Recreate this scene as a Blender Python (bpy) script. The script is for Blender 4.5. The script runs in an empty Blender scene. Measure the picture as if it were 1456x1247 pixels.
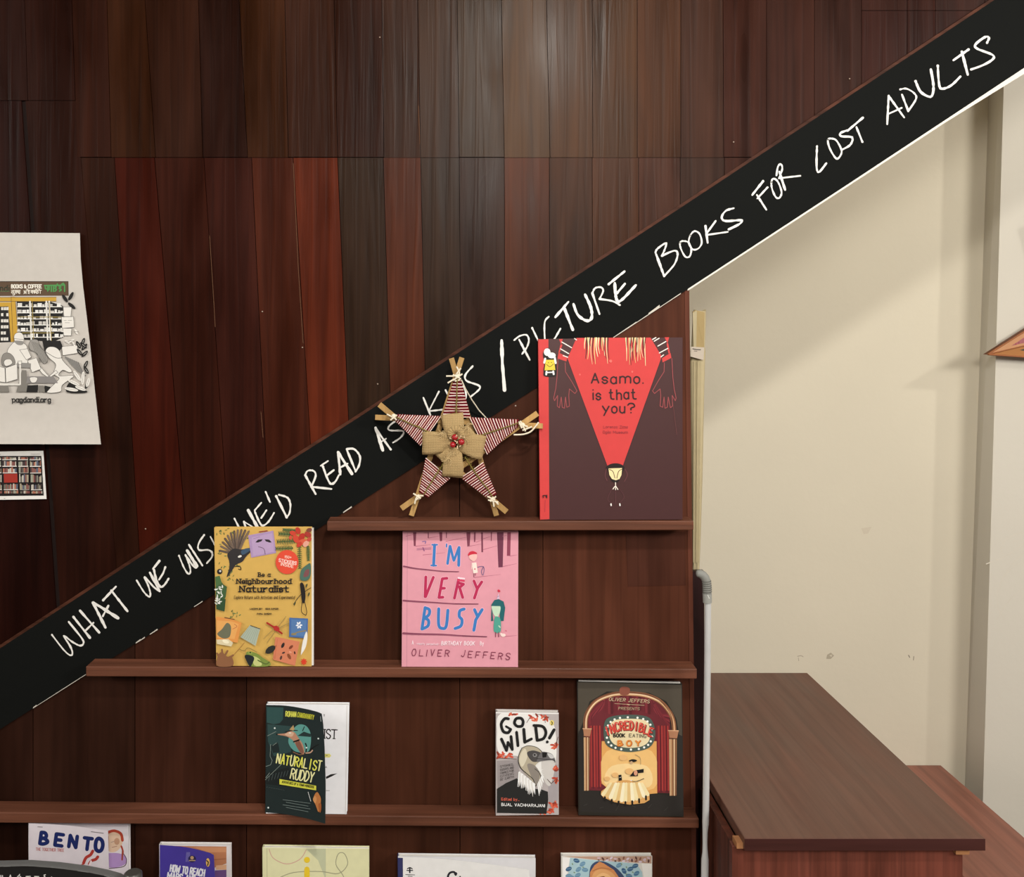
import bpy, math, random
from mathutils import Vector as V, Matrix
R = random.Random(7)
sc = bpy.context.scene
COL = sc.collection

# ------------------------------------------------------------------ camera, world, lamps, exposure
F, CX, CY, DIST, EYE = 1300.0, 641.5, 484.6, 1.85, 1.62     # focal length in px, principal point, distance to the wall, eye height
cam_d = bpy.data.cameras.new('camera'); cam = bpy.data.objects.new('camera', cam_d); COL.objects.link(cam)
cam.location = (0, -DIST, EYE); cam.rotation_euler = (math.pi / 2, 0, 0)
cam_d.sensor_fit = 'HORIZONTAL'; cam_d.sensor_width = 36; cam_d.lens = 36 * F / 1456
cam_d.shift_x = (728 - CX) / 1456; cam_d.shift_y = -(623.5 - CY) / 1456
cam_d.clip_start = .02
sc.camera = cam
w = bpy.data.worlds.new('world'); sc.world = w; w.use_nodes = True
bg = w.node_tree.nodes['Background']; bg.inputs[0].default_value = (1.0, .95, .87, 1); bg.inputs[1].default_value = .25
vs = sc.view_settings
vs.view_transform = 'Standard'; vs.look = 'None'; vs.gamma = 1; vs.exposure = 0.0; vs.use_curve_mapping = False
def lamp(name, loc, watts, size, aim=None, col=(1, .95, .87), spread=180):
    d = bpy.data.lights.new(name, 'AREA'); d.shape = 'DISK'; d.size = size; d.energy = watts; d.color = col
    d.spread = math.radians(spread)
    o = bpy.data.objects.new(name, d); COL.objects.link(o); o.location = loc
    if aim: o.rotation_euler = (V(aim) - V(loc)).to_track_quat('-Z', 'Y').to_euler()
    return o
lamp('ceiling_lamp', (.26, -1.4, EYE + 1.03), 17, .13, (.25, 0, 1.45))
lamp('ceiling_lamp', (-3.2, -1.5, EYE + 1.05), 17, .16, (-.3, 0, 1.4))
lamp('ceiling_lamp', (3.3, -.9, EYE + 1.06), 17, .10, (1.1, .5, 1.4))
lamp('fill_light', (.4, -3.3, EYE + 1.2), 72, 1.0, (.5, .3, 1.3))  # unseen soft fill added behind the camera
lamp('fill_light', (2.9, -2.6, EYE + 1.2), 108, 1.2, (.8, .3, 1.3))  # added fill from the right, softens the shadows; no known fitting
lamp('fill_light', (-3.2, -2.4, EYE + 1.2), 52, 1.2, (-.5, .3, 1.3))  # added fill from the left, likewise no known fitting

# ------------------------------------------------------------------ pixel rays, materials, mesh builder
CAM = V((0, -DIST, EYE))
def ray(px, py): return V(((px - CX) / F, 1.0, -(py - CY) / F))
def P(px, py, Y=0.0): return CAM + ray(px, py) * (DIST + Y)
def interp(pts, x):
    if x <= pts[0][0]: a, b = pts[0], pts[1]
    elif x >= pts[-1][0]: a, b = pts[-2], pts[-1]
    else:
        for a, b in zip(pts, pts[1:]):
            if a[0] <= x <= b[0]: break
    return a[1] + (b[1] - a[1]) * (x - a[0]) / (b[0] - a[0])
def lin(h):
    c = [int(h[i:i + 2], 16) / 255 for i in (0, 2, 4)]
    return [v / 12.92 if v <= .04045 else ((v + .055) / 1.055) ** 2.4 for v in c]
TINT = (1.0, .95, .87)
def alb(h): return [min(.92, v / t) for v, t in zip(lin(h), TINT)]
MATS = {}
def plain(h, rough=.55, spec=.3, metal=0.0, name=None):
    """flat ink / paint / paper colour with a faint procedural mottling"""
    key = (h, rough, spec, metal)
    if key in MATS: return MATS[key]
    m = bpy.data.materials.new(name or 'ink_' + h); m.use_nodes = True
    nt = m.node_tree; b = nt.nodes['Principled BSDF']
    n = nt.nodes.new('ShaderNodeTexNoise'); n.inputs['Scale'].default_value = 60; n.inputs['Detail'].default_value = 2
    tc = nt.nodes.new('ShaderNodeTexCoord'); nt.links.new(tc.outputs['Object'], n.inputs['Vector'])
    mx = nt.nodes.new('ShaderNodeMix'); mx.data_type = 'RGBA'
    c = alb(h)
    mx.inputs[6].default_value = [v * .94 for v in c] + [1]; mx.inputs[7].default_value = [min(1, v * 1.06) for v in c] + [1]
    nt.links.new(n.outputs['Fac'], mx.inputs[0]); nt.links.new(mx.outputs[2], b.inputs['Base Color'])
    b.inputs['Roughness'].default_value = rough; b.inputs['Specular IOR Level'].default_value = spec; b.inputs['Metallic'].default_value = metal
    MATS[key] = m; return m
def wood(name, h=None, axis=2, rough=.42, spec=.35, grain=28.0, lo=.55, hi=1.5, bump=.25, blotch=(.7, 1.3)):
    """stained wood; colour from the boards' own stain (attribute 'tone') or one hex colour; grain along an axis"""
    m = bpy.data.materials.new(name); m.use_nodes = True; nt = m.node_tree; N = nt.nodes; L = nt.links
    b = N['Principled BSDF']
    tc = N.new('ShaderNodeTexCoord'); mp = N.new('ShaderNodeMapping'); L.new(tc.outputs['Object'], mp.inputs[0])
    s = [grain * 2.4] * 3; s[axis] = grain * .085; mp.inputs['Scale'].default_value = s
    n1 = N.new('ShaderNodeTexNoise'); n1.inputs['Scale'].default_value = 1; n1.inputs['Detail'].default_value = 7; n1.inputs['Distortion'].default_value = .8
    L.new(mp.outputs[0], n1.inputs['Vector'])
    mp2 = N.new('ShaderNodeMapping'); L.new(tc.outputs['Object'], mp2.inputs[0])
    s2 = [11.0] * 3; s2[axis] = 2.6; mp2.inputs['Scale'].default_value = s2
    n2 = N.new('ShaderNodeTexNoise'); n2.inputs['Scale'].default_value = 1; n2.inputs['Detail'].default_value = 3; n2.inputs['Distortion'].default_value = .4
    L.new(mp2.outputs[0], n2.inputs['Vector'])
    def rng(src, a, c):
        r = N.new('ShaderNodeMapRange'); r.inputs[1].default_value = .3; r.inputs[2].default_value = .7
        r.inputs[3].default_value = a; r.inputs[4].default_value = c; L.new(src, r.inputs[0]); return r.outputs[0]
    g = rng(n1.outputs['Fac'], lo, hi); bl = rng(n2.outputs['Fac'], *blotch)
    mu = N.new('ShaderNodeMath'); mu.operation = 'MULTIPLY'; L.new(g, mu.inputs[0]); L.new(bl, mu.inputs[1])
    sx = N.new('ShaderNodeVectorMath'); sx.operation = 'SCALE'; L.new(mu.outputs[0], sx.inputs['Scale'])
    if h: sx.inputs[0].default_value = alb(h)
    else:
        at = N.new('ShaderNodeAttribute'); at.attribute_name = 'tone'; L.new(at.outputs['Color'], sx.inputs[0])
    L.new(sx.outputs[0], b.inputs['Base Color'])
    rr = rng(n2.outputs['Fac'], rough - .08, rough + .14); L.new(rr, b.inputs['Roughness'])
    b.inputs['Specular IOR Level'].default_value = spec
    bp = N.new('ShaderNodeBump'); bp.inputs['Strength'].default_value = bump; bp.inputs['Distance'].default_value = .004
    L.new(n1.outputs['Fac'], bp.inputs['Height']); L.new(bp.outputs[0], b.inputs['Normal'])
    return m
def plaster(name, h):
    m = bpy.data.materials.new(name); m.use_nodes = True; nt = m.node_tree; N = nt.nodes; L = nt.links; b = N['Principled BSDF']
    tc = N.new('ShaderNodeTexCoord'); n = N.new('ShaderNodeTexNoise'); n.inputs['Scale'].default_value = 3.5; n.inputs['Detail'].default_value = 5
    L.new(tc.outputs['Object'], n.inputs['Vector'])
    mx = N.new('ShaderNodeMix'); mx.data_type = 'RGBA'; c = alb(h)
    mx.inputs[6].default_value = [v * .95 for v in c] + [1]; mx.inputs[7].default_value = [min(1, v * 1.04) for v in c] + [1]
    L.new(n.outputs['Fac'], mx.inputs[0]); L.new(mx.outputs[2], b.inputs['Base Color'])
    n2 = N.new('ShaderNodeTexNoise'); n2.inputs['Scale'].default_value = 45; n2.inputs['Detail'].default_value = 3; L.new(tc.outputs['Object'], n2.inputs['Vector'])
    bp = N.new('ShaderNodeBump'); bp.inputs['Strength'].default_value = .12; bp.inputs['Distance'].default_value = .004
    L.new(n2.outputs['Fac'], bp.inputs['Height']); L.new(bp.outputs[0], b.inputs['Normal'])
    b.inputs['Roughness'].default_value = .75; b.inputs['Specular IOR Level'].default_value = .08
    return m
def weave(name, h, scale=900):
    m = bpy.data.materials.new(name); m.use_nodes = True; nt = m.node_tree; N = nt.nodes; L = nt.links; b = N['Principled BSDF']
    tc = N.new('ShaderNodeTexCoord'); c = alb(h); prev = None
    for d in ('X', 'Z'):
        wv = N.new('ShaderNodeTexWave'); wv.bands_direction = d; wv.inputs['Scale'].default_value = scale / 6; wv.inputs['Distortion'].default_value = 1.6
        wv.inputs['Detail'].default_value = 2; L.new(tc.outputs['Object'], wv.inputs['Vector'])
        if prev:
            a = N.new('ShaderNodeMath'); a.operation = 'ADD'; L.new(prev, a.inputs[0]); L.new(wv.outputs['Fac'], a.inputs[1]); prev = a.outputs[0]
        else: prev = wv.outputs['Fac']
    r = N.new('ShaderNodeMapRange'); r.inputs[2].default_value = 2; r.inputs[3].default_value = .82; r.inputs[4].default_value = 1.14; L.new(prev, r.inputs[0])
    sx = N.new('ShaderNodeVectorMath'); sx.operation = 'SCALE'; sx.inputs[0].default_value = c; L.new(r.outputs[0], sx.inputs['Scale']); L.new(sx.outputs[0], b.inputs['Base Color'])
    bp = N.new('ShaderNodeBump'); bp.inputs['Strength'].default_value = .4; bp.inputs['Distance'].default_value = .001; L.new(prev, bp.inputs['Height']); L.new(bp.outputs[0], b.inputs['Normal'])
    b.inputs['Roughness'].default_value = .9; b.inputs['Specular IOR Level'].default_value = .1
    return m

class MB:
    def __init__(s): s.v = []; s.f = []; s.m = []; s.sm = []; s.t = []; s.mats = []
    def mi(s, m):
        if isinstance(m, str): m = plain(m)
        if m not in s.mats: s.mats.append(m)
        return s.mats.index(m)
    def face(s, pts, m, smooth=False, tone=None):
        i = len(s.v); s.v += [V(p) for p in pts]; s.f.append(list(range(i, i + len(pts)))); s.m.append(s.mi(m)); s.sm.append(smooth); s.t.append(tone)
    def mesh(s, vs_, fs, m, smooth=False, tone=None):
        i = len(s.v); k = s.mi(m); s.v += [V(p) for p in vs_]
        for f in fs: s.f.append([i + j for j in f]); s.m.append(k); s.sm.append(smooth); s.t.append(tone)
    def hexa(s, p, m, tone=None):       # p: 4 front corners then 4 back corners in the same order
        s.mesh(p, [(3, 2, 1, 0), (4, 5, 6, 7), (0, 1, 5, 4), (1, 2, 6, 5), (2, 3, 7, 6), (3, 0, 4, 7)], m, tone=tone)
    def box(s, x0, x1, y0, y1, z0, z1, m, tone=None):
        s.hexa([(x0, y0, z0), (x1, y0, z0), (x1, y0, z1), (x0, y0, z1), (x0, y1, z0), (x1, y1, z0), (x1, y1, z1), (x0, y1, z1)], m, tone)
    def prism(s, pts, d, m, tone=None): # polygon (facing the camera) pushed back by vector d
        n = len(pts); d = V(d); vs_ = [V(p) for p in pts] + [V(p) + d for p in pts]
        s.mesh(vs_, [tuple(range(n)), tuple(range(2 * n - 1, n - 1, -1))] + [(i, (i + 1) % n, n + (i + 1) % n, n + i) for i in range(n)], m, tone=tone)
    def loft(s, rings, m, caps=True, smooth=True):
        n = len(rings[0]); vs_ = [p for r in rings for p in r]; fs = []
        for a in range(len(rings) - 1):
            for i in range(n): j = (i + 1) % n; fs.append((a * n + i, a * n + j, (a + 1) * n + j, (a + 1) * n + i))
        s.mesh(vs_, fs, m, smooth)
        if caps: s.face(rings[0][::-1], m); s.face(rings[-1], m)
    def tube(s, path, r, m, n=8, caps=True):
        path = [V(p) for p in path]; rings = []
        for i, p in enumerate(path):
            t = (path[min(i + 1, len(path) - 1)] - path[max(i - 1, 0)]).normalized()
            u = t.cross(V((0, 1, 0))); u = u.normalized() if u.length > .01 else V((1, 0, 0)); q = t.cross(u).normalized()
            rr = r[i] if isinstance(r, (list, tuple)) else r
            rings.append([p + (u * math.cos(2 * math.pi * k / n) + q * math.sin(2 * math.pi * k / n)) * rr for k in range(n)])
        s.loft(rings, m, caps)
    def ball(s, c, r, m, nu=12, nv=8):
        c = V(c); r = V((r, r, r)) if not hasattr(r, '__len__') else V(r)
        rings = [[c + V((r.x * math.sin(math.pi * (j + .02) / (nv + .04)) * math.cos(2 * math.pi * i / nu), r.y * math.sin(math.pi * (j + .02) / (nv + .04)) * math.sin(2 * math.pi * i / nu), r.z * math.cos(math.pi * (j + .02) / (nv + .04)))) for i in range(nu)] for j in range(nv + 1)]
        s.loft(rings, m)
    def build(s, name, parent=None, bevel=0, solid=0, label=None):
        me = bpy.data.meshes.new(name); off = V(parent.get('_o', (0, 0, 0))) if parent else V((0, 0, 0))
        me.from_pydata([tuple(p - off) for p in s.v], [], s.f)
        for m in s.mats: me.materials.append(m)
        me.polygons.foreach_set('material_index', s.m); me.polygons.foreach_set('use_smooth', s.sm)
        if any(t is not None for t in s.t):
            ca = me.color_attributes.new('tone', 'FLOAT_COLOR', 'CORNER')
            for p in me.polygons:
                c = list(s.t[p.index] or (.1, .05, .03)) + [1]
                for li in p.loop_indices: ca.data[li].color = c
        me.update()
        o = bpy.data.objects.new(name, me); COL.objects.link(o)
        if parent: o.parent = parent; o['_o'] = tuple(off)
        if bevel:
            b = o.modifiers.new('bevel', 'BEVEL'); b.width = bevel; b.segments = 2; b.limit_method = 'ANGLE'
        if solid:
            b = o.modifiers.new('solidify', 'SOLIDIFY'); b.thickness = solid; b.offset = -1
        if label: o['label'] = label
        return o
def root(name, label, cat, loc, group=None):
    o = bpy.data.objects.new(name, None); COL.objects.link(o); o.location = loc; o['_o'] = tuple(loc); o.empty_display_size = .05
    o['label'] = label; o['category'] = cat
    if group: o['group'] = group
    return o
def tag(o, label, cat, group=None):
    o['label'] = label; o['category'] = cat
    if group: o['group'] = group
    return o
def struct(o, label=None):
    o['kind'] = 'structure'
    if label: o['label'] = label
    return o
def sclip(poly, fn):                       # keep the side of a line where fn >= 0
    out = []
    for i, a in enumerate(poly):
        b = poly[(i + 1) % len(poly)]; fa, fb = fn(a), fn(b)
        if fa >= 0: out.append(a)
        if (fa >= 0) != (fb >= 0):
            t = fa / (fa - fb); out.append((a[0] + (b[0] - a[0]) * t, a[1] + (b[1] - a[1]) * t))
    return out
def catmull(pts, closed=False, k=5):
    n = len(pts); out = []
    for i in range(n if closed else n - 1):
        g = (lambda j: pts[j % n]) if closed else (lambda j: pts[max(0, min(n - 1, j))])
        a, b, c, d = g(i - 1), g(i), g(i + 1), g(i + 2)
        for q in range(k):
            t = q / k
            out.append(tuple(.5 * (2 * b[e] + (c[e] - a[e]) * t + (2 * a[e] - 5 * b[e] + 4 * c[e] - d[e]) * t * t + (3 * b[e] - a[e] - 3 * c[e] + d[e]) * t ** 3) for e in (0, 1)))
    out.append(pts[0] if closed else pts[-1])
    return out

# ------------------------------------------------------------------ stroke lettering
G = {}
for line in """A4 02 28 42|14 34;B4 02 08|~08 28 37 36 25 05|~05 25 44 43 22 02;C4 ~47 38 18 06 04 12 32 43;D4 02 08|~08 28 46 44 22 02;E4 48 08 02 42|05 35;F4 48 08 02|05 35;G4 ~47 38 18 06 04 12 32 44|44 24;H4 02 08|42 48|05 45;I0 02 08;J3 ~38 34 22 12 03;K4 02 08|48 04|15 42;L4 08 02 42;M6 02 08 34 68 62;N4 02 08 42 48;O4 o28 18 06 04 12 32 44 46 38;P4 02 08|~08 28 47 46 25 05;Q4 o28 18 06 04 12 32 44 46 38|33 51;R4 02 08|~08 28 47 46 25 05|25 42;S4 ~47 38 18 07 06 25 44 43 32 12 03;T4 08 48|28 22;U4 ~08 04 12 32 44 48;V4 08 22 48;W6 08 12 36 52 68;X4 02 48|08 42;Y4 08 25 48|25 22;Z4 08 48 02 42;a3 ~35 26 16 05 03 12 22 33|36 32;b3 08 02|~05 16 26 35 33 22 12 03;c3 ~35 26 16 05 03 12 22 33;d3 38 32|~35 26 16 05 03 12 22 33;e3 ~04 34 35 26 16 05 03 12 22 33;f3 ~38 28 17 16 12|06 26;g3 ~35 26 16 05 03 12 22 33|~36 32 31 20 10 01;h3 08 02|~05 16 26 35 32;i0 06 02|08 08;j1 ~16 12 11 00|18 18;k3 08 02|36 04|14 32;l0 08 02;m6 06 02|~05 16 26 35 32|~35 46 56 65 62;n3 06 02|~05 16 26 35 32;o3 o16 05 03 12 22 33 35 26;p3 06 00|~05 16 26 35 33 22 12 03;q3 36 30|~35 26 16 05 03 12 22 33;r3 06 02|~04 15 26 36;s3 ~35 26 16 05 14 24 33 22 12 03;t3 ~18 13 22 32|06 26;u3 ~06 03 12 22 33|36 32;v4 06 22 46;w6 06 12 34 52 66;x3 06 32|02 36;y4 06 23|46 10;z3 06 36 02 32;04 o28 18 06 04 12 32 44 46 38;12 17 28 22;24 ~07 18 38 47 46 02|02 42;54 48 08 06|~06 36 44 43 22 03;.0 02 02;,1 12 01;!0 08 04|02 02;?4 ~07 18 38 47 46 25 24|22 22;'0 08 07;+4 05 45|23 27;/4 01 48;-3 05 35;&4 42 07 18 27 04 12 22 45; 2""".split(';'):
    ch = line[0]; body = line[1:].split(' ', 1); st = []
    if len(body) > 1:
        for s_ in body[1].split('|'):
            fl = s_[0] if s_[0] in '~o' else ''
            st.append((fl, [(int(a[0]), int(a[1]) - 2) for a in s_[len(fl):].split()]))
    G[ch] = (int(body[0]), st)

class Plane:
    def __init__(s, a, b, c):
        s.a = V(a); n = (V(b) - s.a).cross(V(c) - s.a).normalized(); s.n = n if n.y < 0 else -n
    def pt(s, px, py, off=0):
        d = ray(px, py); t = (s.a - CAM).dot(s.n) / d.dot(s.n); return CAM + d * t + s.n * off
class Bent:                                # a bent sheet: depth behind (+) or before (-) the wall, as a function of where on the sheet
    def __init__(s, fn): s.fn = fn
    def pt(s, px, py, off=0): return P(px, py, s.fn(px, py) - off)
class Art:
    """print on a surface: flat inks laid one over the other in one mesh; coordinates in a local frame (ox, oy, scale)"""
    def __init__(s, surf, mb, crop=(0, 0, 1), base=3e-5, step=1e-5): s.s = surf; s.mb = mb; s.c = crop; s.k = base; s.step = step
    def xy(s, p): return (s.c[0] + p[0] / s.c[2], s.c[1] + p[1] / s.c[2])
    def up(s): s.k += s.step
    def poly(s, m, pts, smooth=False):
        s.up()
        if smooth: pts = catmull(pts, True)
        if isinstance(s.s, Bent):          # follow the bend in narrow strips
            w_ = 4 * s.c[2]; x0 = min(p[0] for p in pts); x1 = max(p[0] for p in pts); n = max(1, int((x1 - x0) / w_))
            for i in range(n):
                a, b = x0 + (x1 - x0) * i / n, x0 + (x1 - x0) * (i + 1) / n
                q = sclip(sclip(list(pts), lambda p: p[0] - a), lambda p: b - p[0])
                if len(q) > 2: s.mb.face([s.s.pt(*s.xy(p), s.k) for p in q], m)
            return
        s.mb.face([s.s.pt(*s.xy(p), s.k) for p in pts], m)
    def ell(s, m, cx, cy, rx, ry=None, rot=0, n=18):
        ry = ry or rx; c, d = math.cos(math.radians(rot)), math.sin(math.radians(rot))
        s.poly(m, [(cx + rx * math.cos(a) * c - ry * math.sin(a) * d, cy + rx * math.cos(a) * d + ry * math.sin(a) * c) for a in [2 * math.pi * i / n for i in range(n)]])
    def line(s, m, wd, pts, smooth=False, closed=False, taper=None, up=True):
        """one ribbon per stroke, split where it doubles back; wd: width in frame units, or one width per point"""
        if smooth: pts = catmull(pts, closed)
        elif closed: pts = list(pts) + [pts[0]]
        if isinstance(s.s, Bent) and not isinstance(wd, list):
            q_ = []
            for a, b in zip(pts, pts[1:]):
                n = max(1, int(math.hypot(b[0] - a[0], b[1] - a[1]) / s.c[2] / 4)); q_ += [(a[0] + (b[0] - a[0]) * k / n, a[1] + (b[1] - a[1]) * k / n) for k in range(n)]
            pts = q_ + [pts[-1]]
        p = [pts[0]]
        ws = [wd[0] if isinstance(wd, list) else wd]
        for i, q in enumerate(pts[1:], 1):
            if math.hypot(q[0] - p[-1][0], q[1] - p[-1][1]) > 1e-4:
                p.append(q); ws.append(wd[i] if isinstance(wd, list) else wd)
        if len(p) == 1: p.append((p[0][0] + .01, p[0][1])); ws.append(ws[0])
        if taper is not None: ws = [w_ * (1 + (taper - 1) * i / (len(p) - 1)) for i, w_ in enumerate(ws)]
        d = []
        for a, b in zip(p, p[1:]):
            L = math.hypot(b[0] - a[0], b[1] - a[1]); d.append(((b[0] - a[0]) / L, (b[1] - a[1]) / L))
        runs = []; st = 0
        for i in range(1, len(d)):
            if d[i][0] * d[i - 1][0] + d[i][1] * d[i - 1][1] < .2: runs.append((st, i)); st = i
        runs.append((st, len(d)))
        if up: s.up()
        for a, b in runs:
            lf, rt = [], []
            for i in range(a, b + 1):
                u = d[max(a, i - 1)]; v = d[min(b - 1, i)]; tx, ty = u[0] + v[0], u[1] + v[1]; L = math.hypot(tx, ty); nx, ny = -ty / L, tx / L
                k = ws[i] / 2 / max(.75, nx * -u[1] + ny * u[0])
                lf.append((p[i][0] + nx * k, p[i][1] + ny * k)); rt.append((p[i][0] - nx * k, p[i][1] - ny * k))
            def cap(i, dx, dy, r):
                return [(p[i][0] + r * (-dy * math.cos(t) + dx * math.sin(t)), p[i][1] + r * (dx * math.cos(t) + dy * math.sin(t))) for t in (math.pi * .25, math.pi * .5, math.pi * .75)]
            s.k += s.step * .35
            c1 = cap(b, d[b - 1][0], d[b - 1][1], ws[b] / 2); c0 = cap(a, -d[a][0], -d[a][1], ws[a] / 2)
            q = [s.s.pt(*s.xy(t), s.k) for t in lf + rt + c1 + c0]; n = len(lf)
            fs = [(i, i + 1, n + i + 1, n + i) for i in range(n - 1)] + [(n - 1, 2 * n, 2 * n + 1, 2 * n + 2, 2 * n - 1), (n, 2 * n + 3, 2 * n + 4, 2 * n + 5, 0)]
            s.mb.mesh(q, fs, m)
    def text(s, m, txt, x0, y0, x1, y1=None, h=40, wd=6, slant=0, slab=False, jit=0, gap=2.0):
        """baseline (x0,y0)-(x1,y1), cap height h, stroke width wd"""
        y1 = y0 if y1 is None else y1
        tot = max(1, sum(G.get(c, G['-'])[0] + gap for c in txt) - gap)
        L = math.hypot(x1 - x0, y1 - y0); ux, uy = (x1 - x0) / L, (y1 - y0) / L; sx = L / tot; sy = h / 6
        s.up(); cur = .5 if txt in ('I', 'l', 'i') else 0
        for c in txt:
            wdt, st = G.get(c, G['-']); jy = R.uniform(-jit, jit) * h
            def T(p):
                a = (cur + p[0]) * sx + slant * p[1] * sy; b = -p[1] * sy + jy
                return (x0 + a * ux - b * uy, y0 + a * uy + b * ux)
            for fl, pts in st:
                q = [T(p) for p in (catmull(pts, fl == 'o', 4) if fl else pts)]
                if len(q) == 2 and q[0] == q[1]: q = [q[0], (q[0][0] + .01, q[0][1])]
                s.line(m, wd, q, up=False)
                if slab and not fl:
                    for p in (pts[0], pts[-1]):
                        if p[1] in (0, 6, 4): s.line(m, wd * .8, [T((p[0] - 7 * .16, p[1])), T((p[0] + 7 * .16, p[1]))], up=False)
            cur += wdt + gap

# ------------------------------------------------------------------ the setting
TOP = [(0, 922), (250, 758.5), (500, 600), (761, 430.5), (930, 320.5), (1157, 170), (1410, 2.7)]
BOT = [(0, 1037), (124, 958), (300, 848), (550, 690), (576, 672), (766, 549), (871, 481), (979, 410.5), (1200, 266), (1456, 97)]
def yt(x): return interp(TOP, x)
def yb(x): return interp(BOT, x)
M_plank = wood('stained_teak_planks', None, 2, rough=.32, spec=.085, grain=22, lo=.68, hi=1.34, bump=.3)
M_panel = wood('dark_stained_plywood', None, 2, rough=.5, spec=.08, grain=22, lo=.8, hi=1.25, bump=.12, blotch=(.72, 1.3))
M_ledge = wood('stained_ledge_wood', '693e2b', 0, rough=.5, spec=.3, grain=26, lo=.7, hi=1.3, bump=.2)
M_trim = wood('brown_trim_wood', '48281b', 0, rough=.5, spec=.12, grain=26)
M_black = plaster('blackboard_paint', '111210')
M_white = plaster('cream_wall_paint', 'd3c7ae')
M_warm = plaster('white_wall_paint', 'cec5b3')
def mid(x): return 979.5 - .6525 * x       # hidden middle line of the stringer
wb = MB()
# plank seams: (x at top, x at bottom) of each row
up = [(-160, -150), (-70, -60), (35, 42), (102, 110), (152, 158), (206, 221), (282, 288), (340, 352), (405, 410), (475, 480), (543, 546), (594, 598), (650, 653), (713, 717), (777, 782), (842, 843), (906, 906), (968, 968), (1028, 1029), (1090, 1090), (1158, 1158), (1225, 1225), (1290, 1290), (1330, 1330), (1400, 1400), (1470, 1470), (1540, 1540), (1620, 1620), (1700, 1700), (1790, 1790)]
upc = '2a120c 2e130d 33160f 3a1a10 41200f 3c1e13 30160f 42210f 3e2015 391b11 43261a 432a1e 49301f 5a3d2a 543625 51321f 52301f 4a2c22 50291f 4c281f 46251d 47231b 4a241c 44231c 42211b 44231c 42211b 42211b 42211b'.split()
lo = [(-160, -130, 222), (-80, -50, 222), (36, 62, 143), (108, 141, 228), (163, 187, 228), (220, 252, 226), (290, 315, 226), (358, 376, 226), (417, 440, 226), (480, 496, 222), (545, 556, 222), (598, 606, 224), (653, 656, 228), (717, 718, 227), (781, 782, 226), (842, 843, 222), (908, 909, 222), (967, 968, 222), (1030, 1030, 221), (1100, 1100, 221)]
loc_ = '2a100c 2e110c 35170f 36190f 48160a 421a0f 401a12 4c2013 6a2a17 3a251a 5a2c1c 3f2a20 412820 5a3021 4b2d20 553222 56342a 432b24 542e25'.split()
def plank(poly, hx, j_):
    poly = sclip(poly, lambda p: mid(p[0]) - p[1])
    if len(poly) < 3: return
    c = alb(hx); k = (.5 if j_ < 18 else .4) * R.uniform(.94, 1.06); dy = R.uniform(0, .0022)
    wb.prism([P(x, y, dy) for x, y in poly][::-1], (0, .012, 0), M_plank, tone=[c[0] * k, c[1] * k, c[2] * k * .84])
e = .4
def jl(i): return lo[i][2] if i < len(lo) else 15
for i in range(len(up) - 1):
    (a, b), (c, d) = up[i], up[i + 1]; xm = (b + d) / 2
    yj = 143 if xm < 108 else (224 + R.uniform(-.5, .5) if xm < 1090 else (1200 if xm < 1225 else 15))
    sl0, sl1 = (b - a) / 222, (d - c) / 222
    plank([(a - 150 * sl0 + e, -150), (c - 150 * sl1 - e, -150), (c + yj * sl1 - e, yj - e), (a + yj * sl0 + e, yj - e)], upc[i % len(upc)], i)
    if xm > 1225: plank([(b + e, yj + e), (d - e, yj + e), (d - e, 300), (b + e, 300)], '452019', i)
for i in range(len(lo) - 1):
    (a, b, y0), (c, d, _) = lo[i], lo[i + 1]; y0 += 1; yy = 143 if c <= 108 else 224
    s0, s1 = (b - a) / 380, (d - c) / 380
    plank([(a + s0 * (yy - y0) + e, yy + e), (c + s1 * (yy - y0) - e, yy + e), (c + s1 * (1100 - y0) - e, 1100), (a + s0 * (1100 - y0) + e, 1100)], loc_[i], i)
M_gap = plain('1c0d09', .8); M_fill = plain('62432f', .8, .1)
back = [(-170, -160), (1800, -160), (1800, mid(1800)), (-170, mid(-170))]
wb.prism([P(x, y, .006) for x, y in back][::-1], (0, .02, 0), M_gap)
for pts in ([(417, 232), (424, 380), (431, 488)], [(298, 335), (304, 430), (306, 465)], [(371, 585), (374, 622)], [(595, 150), (597, 205)]):   # pale filler showing in a few joints
    for (x0, y0), (x1, y1) in zip(pts, pts[1:]):
        wb.face([P(x0 - .4, y0, -.0004), P(x0 + .4, y0, -.0004), P(x1 + .4, y1, -.0004), P(x1 - .4, y1, -.0004)], M_fill)
for x, y in ((207, 752), (537, 546), (373, 443), (430, 494), (540, 53), (1208, 112), (1043, 202)):      # nail heads
    wb.ball(P(x, y, -.0005), .0016, 'a08a76', 8, 5)
struct(wb.build('wall_back'), 'wall of dark red-brown upright wooden planks above the stair band')

# black stair stringer with its chalk writing
sb = MB(); xs = [-160, 0, 124, 300, 500, 576, 766, 871, 979, 1200, 1456, 1800]
fr = [P(x, yb(x), -.004) for x in xs]; ft = [P(x, yt(x), -.004) for x in xs]
for i in range(len(xs) - 1):
    sb.hexa([fr[i], fr[i + 1], ft[i + 1], ft[i], fr[i] + V((0, .034, 0)), fr[i + 1] + V((0, .034, 0)), ft[i + 1] + V((0, .034, 0)), ft[i] + V((0, .034, 0))], M_black)
M_chip = plain('c9bfae', .8)
for x0, x1, w0 in ((47, 52, 2), (52, 122, .8), (193, 200, 2.2), (200, 206, 1.6), (213, 224, 1.6), (276, 288, 1.3), (488, 500, 2.2), (872, 905, 1.6), (905, 922, 1), (922, 938, 4), (938, 968, 1.2)):   # chipped paint along the lower edge
    sb.face([P(x0, yb(x0) + .3, -.0045), P(x1, yb(x1) + .3, -.0045), P(x1, yb(x1) - w0, -.0045), P(x0, yb(x0) - w0 * .6, -.0045)], M_chip)
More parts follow.
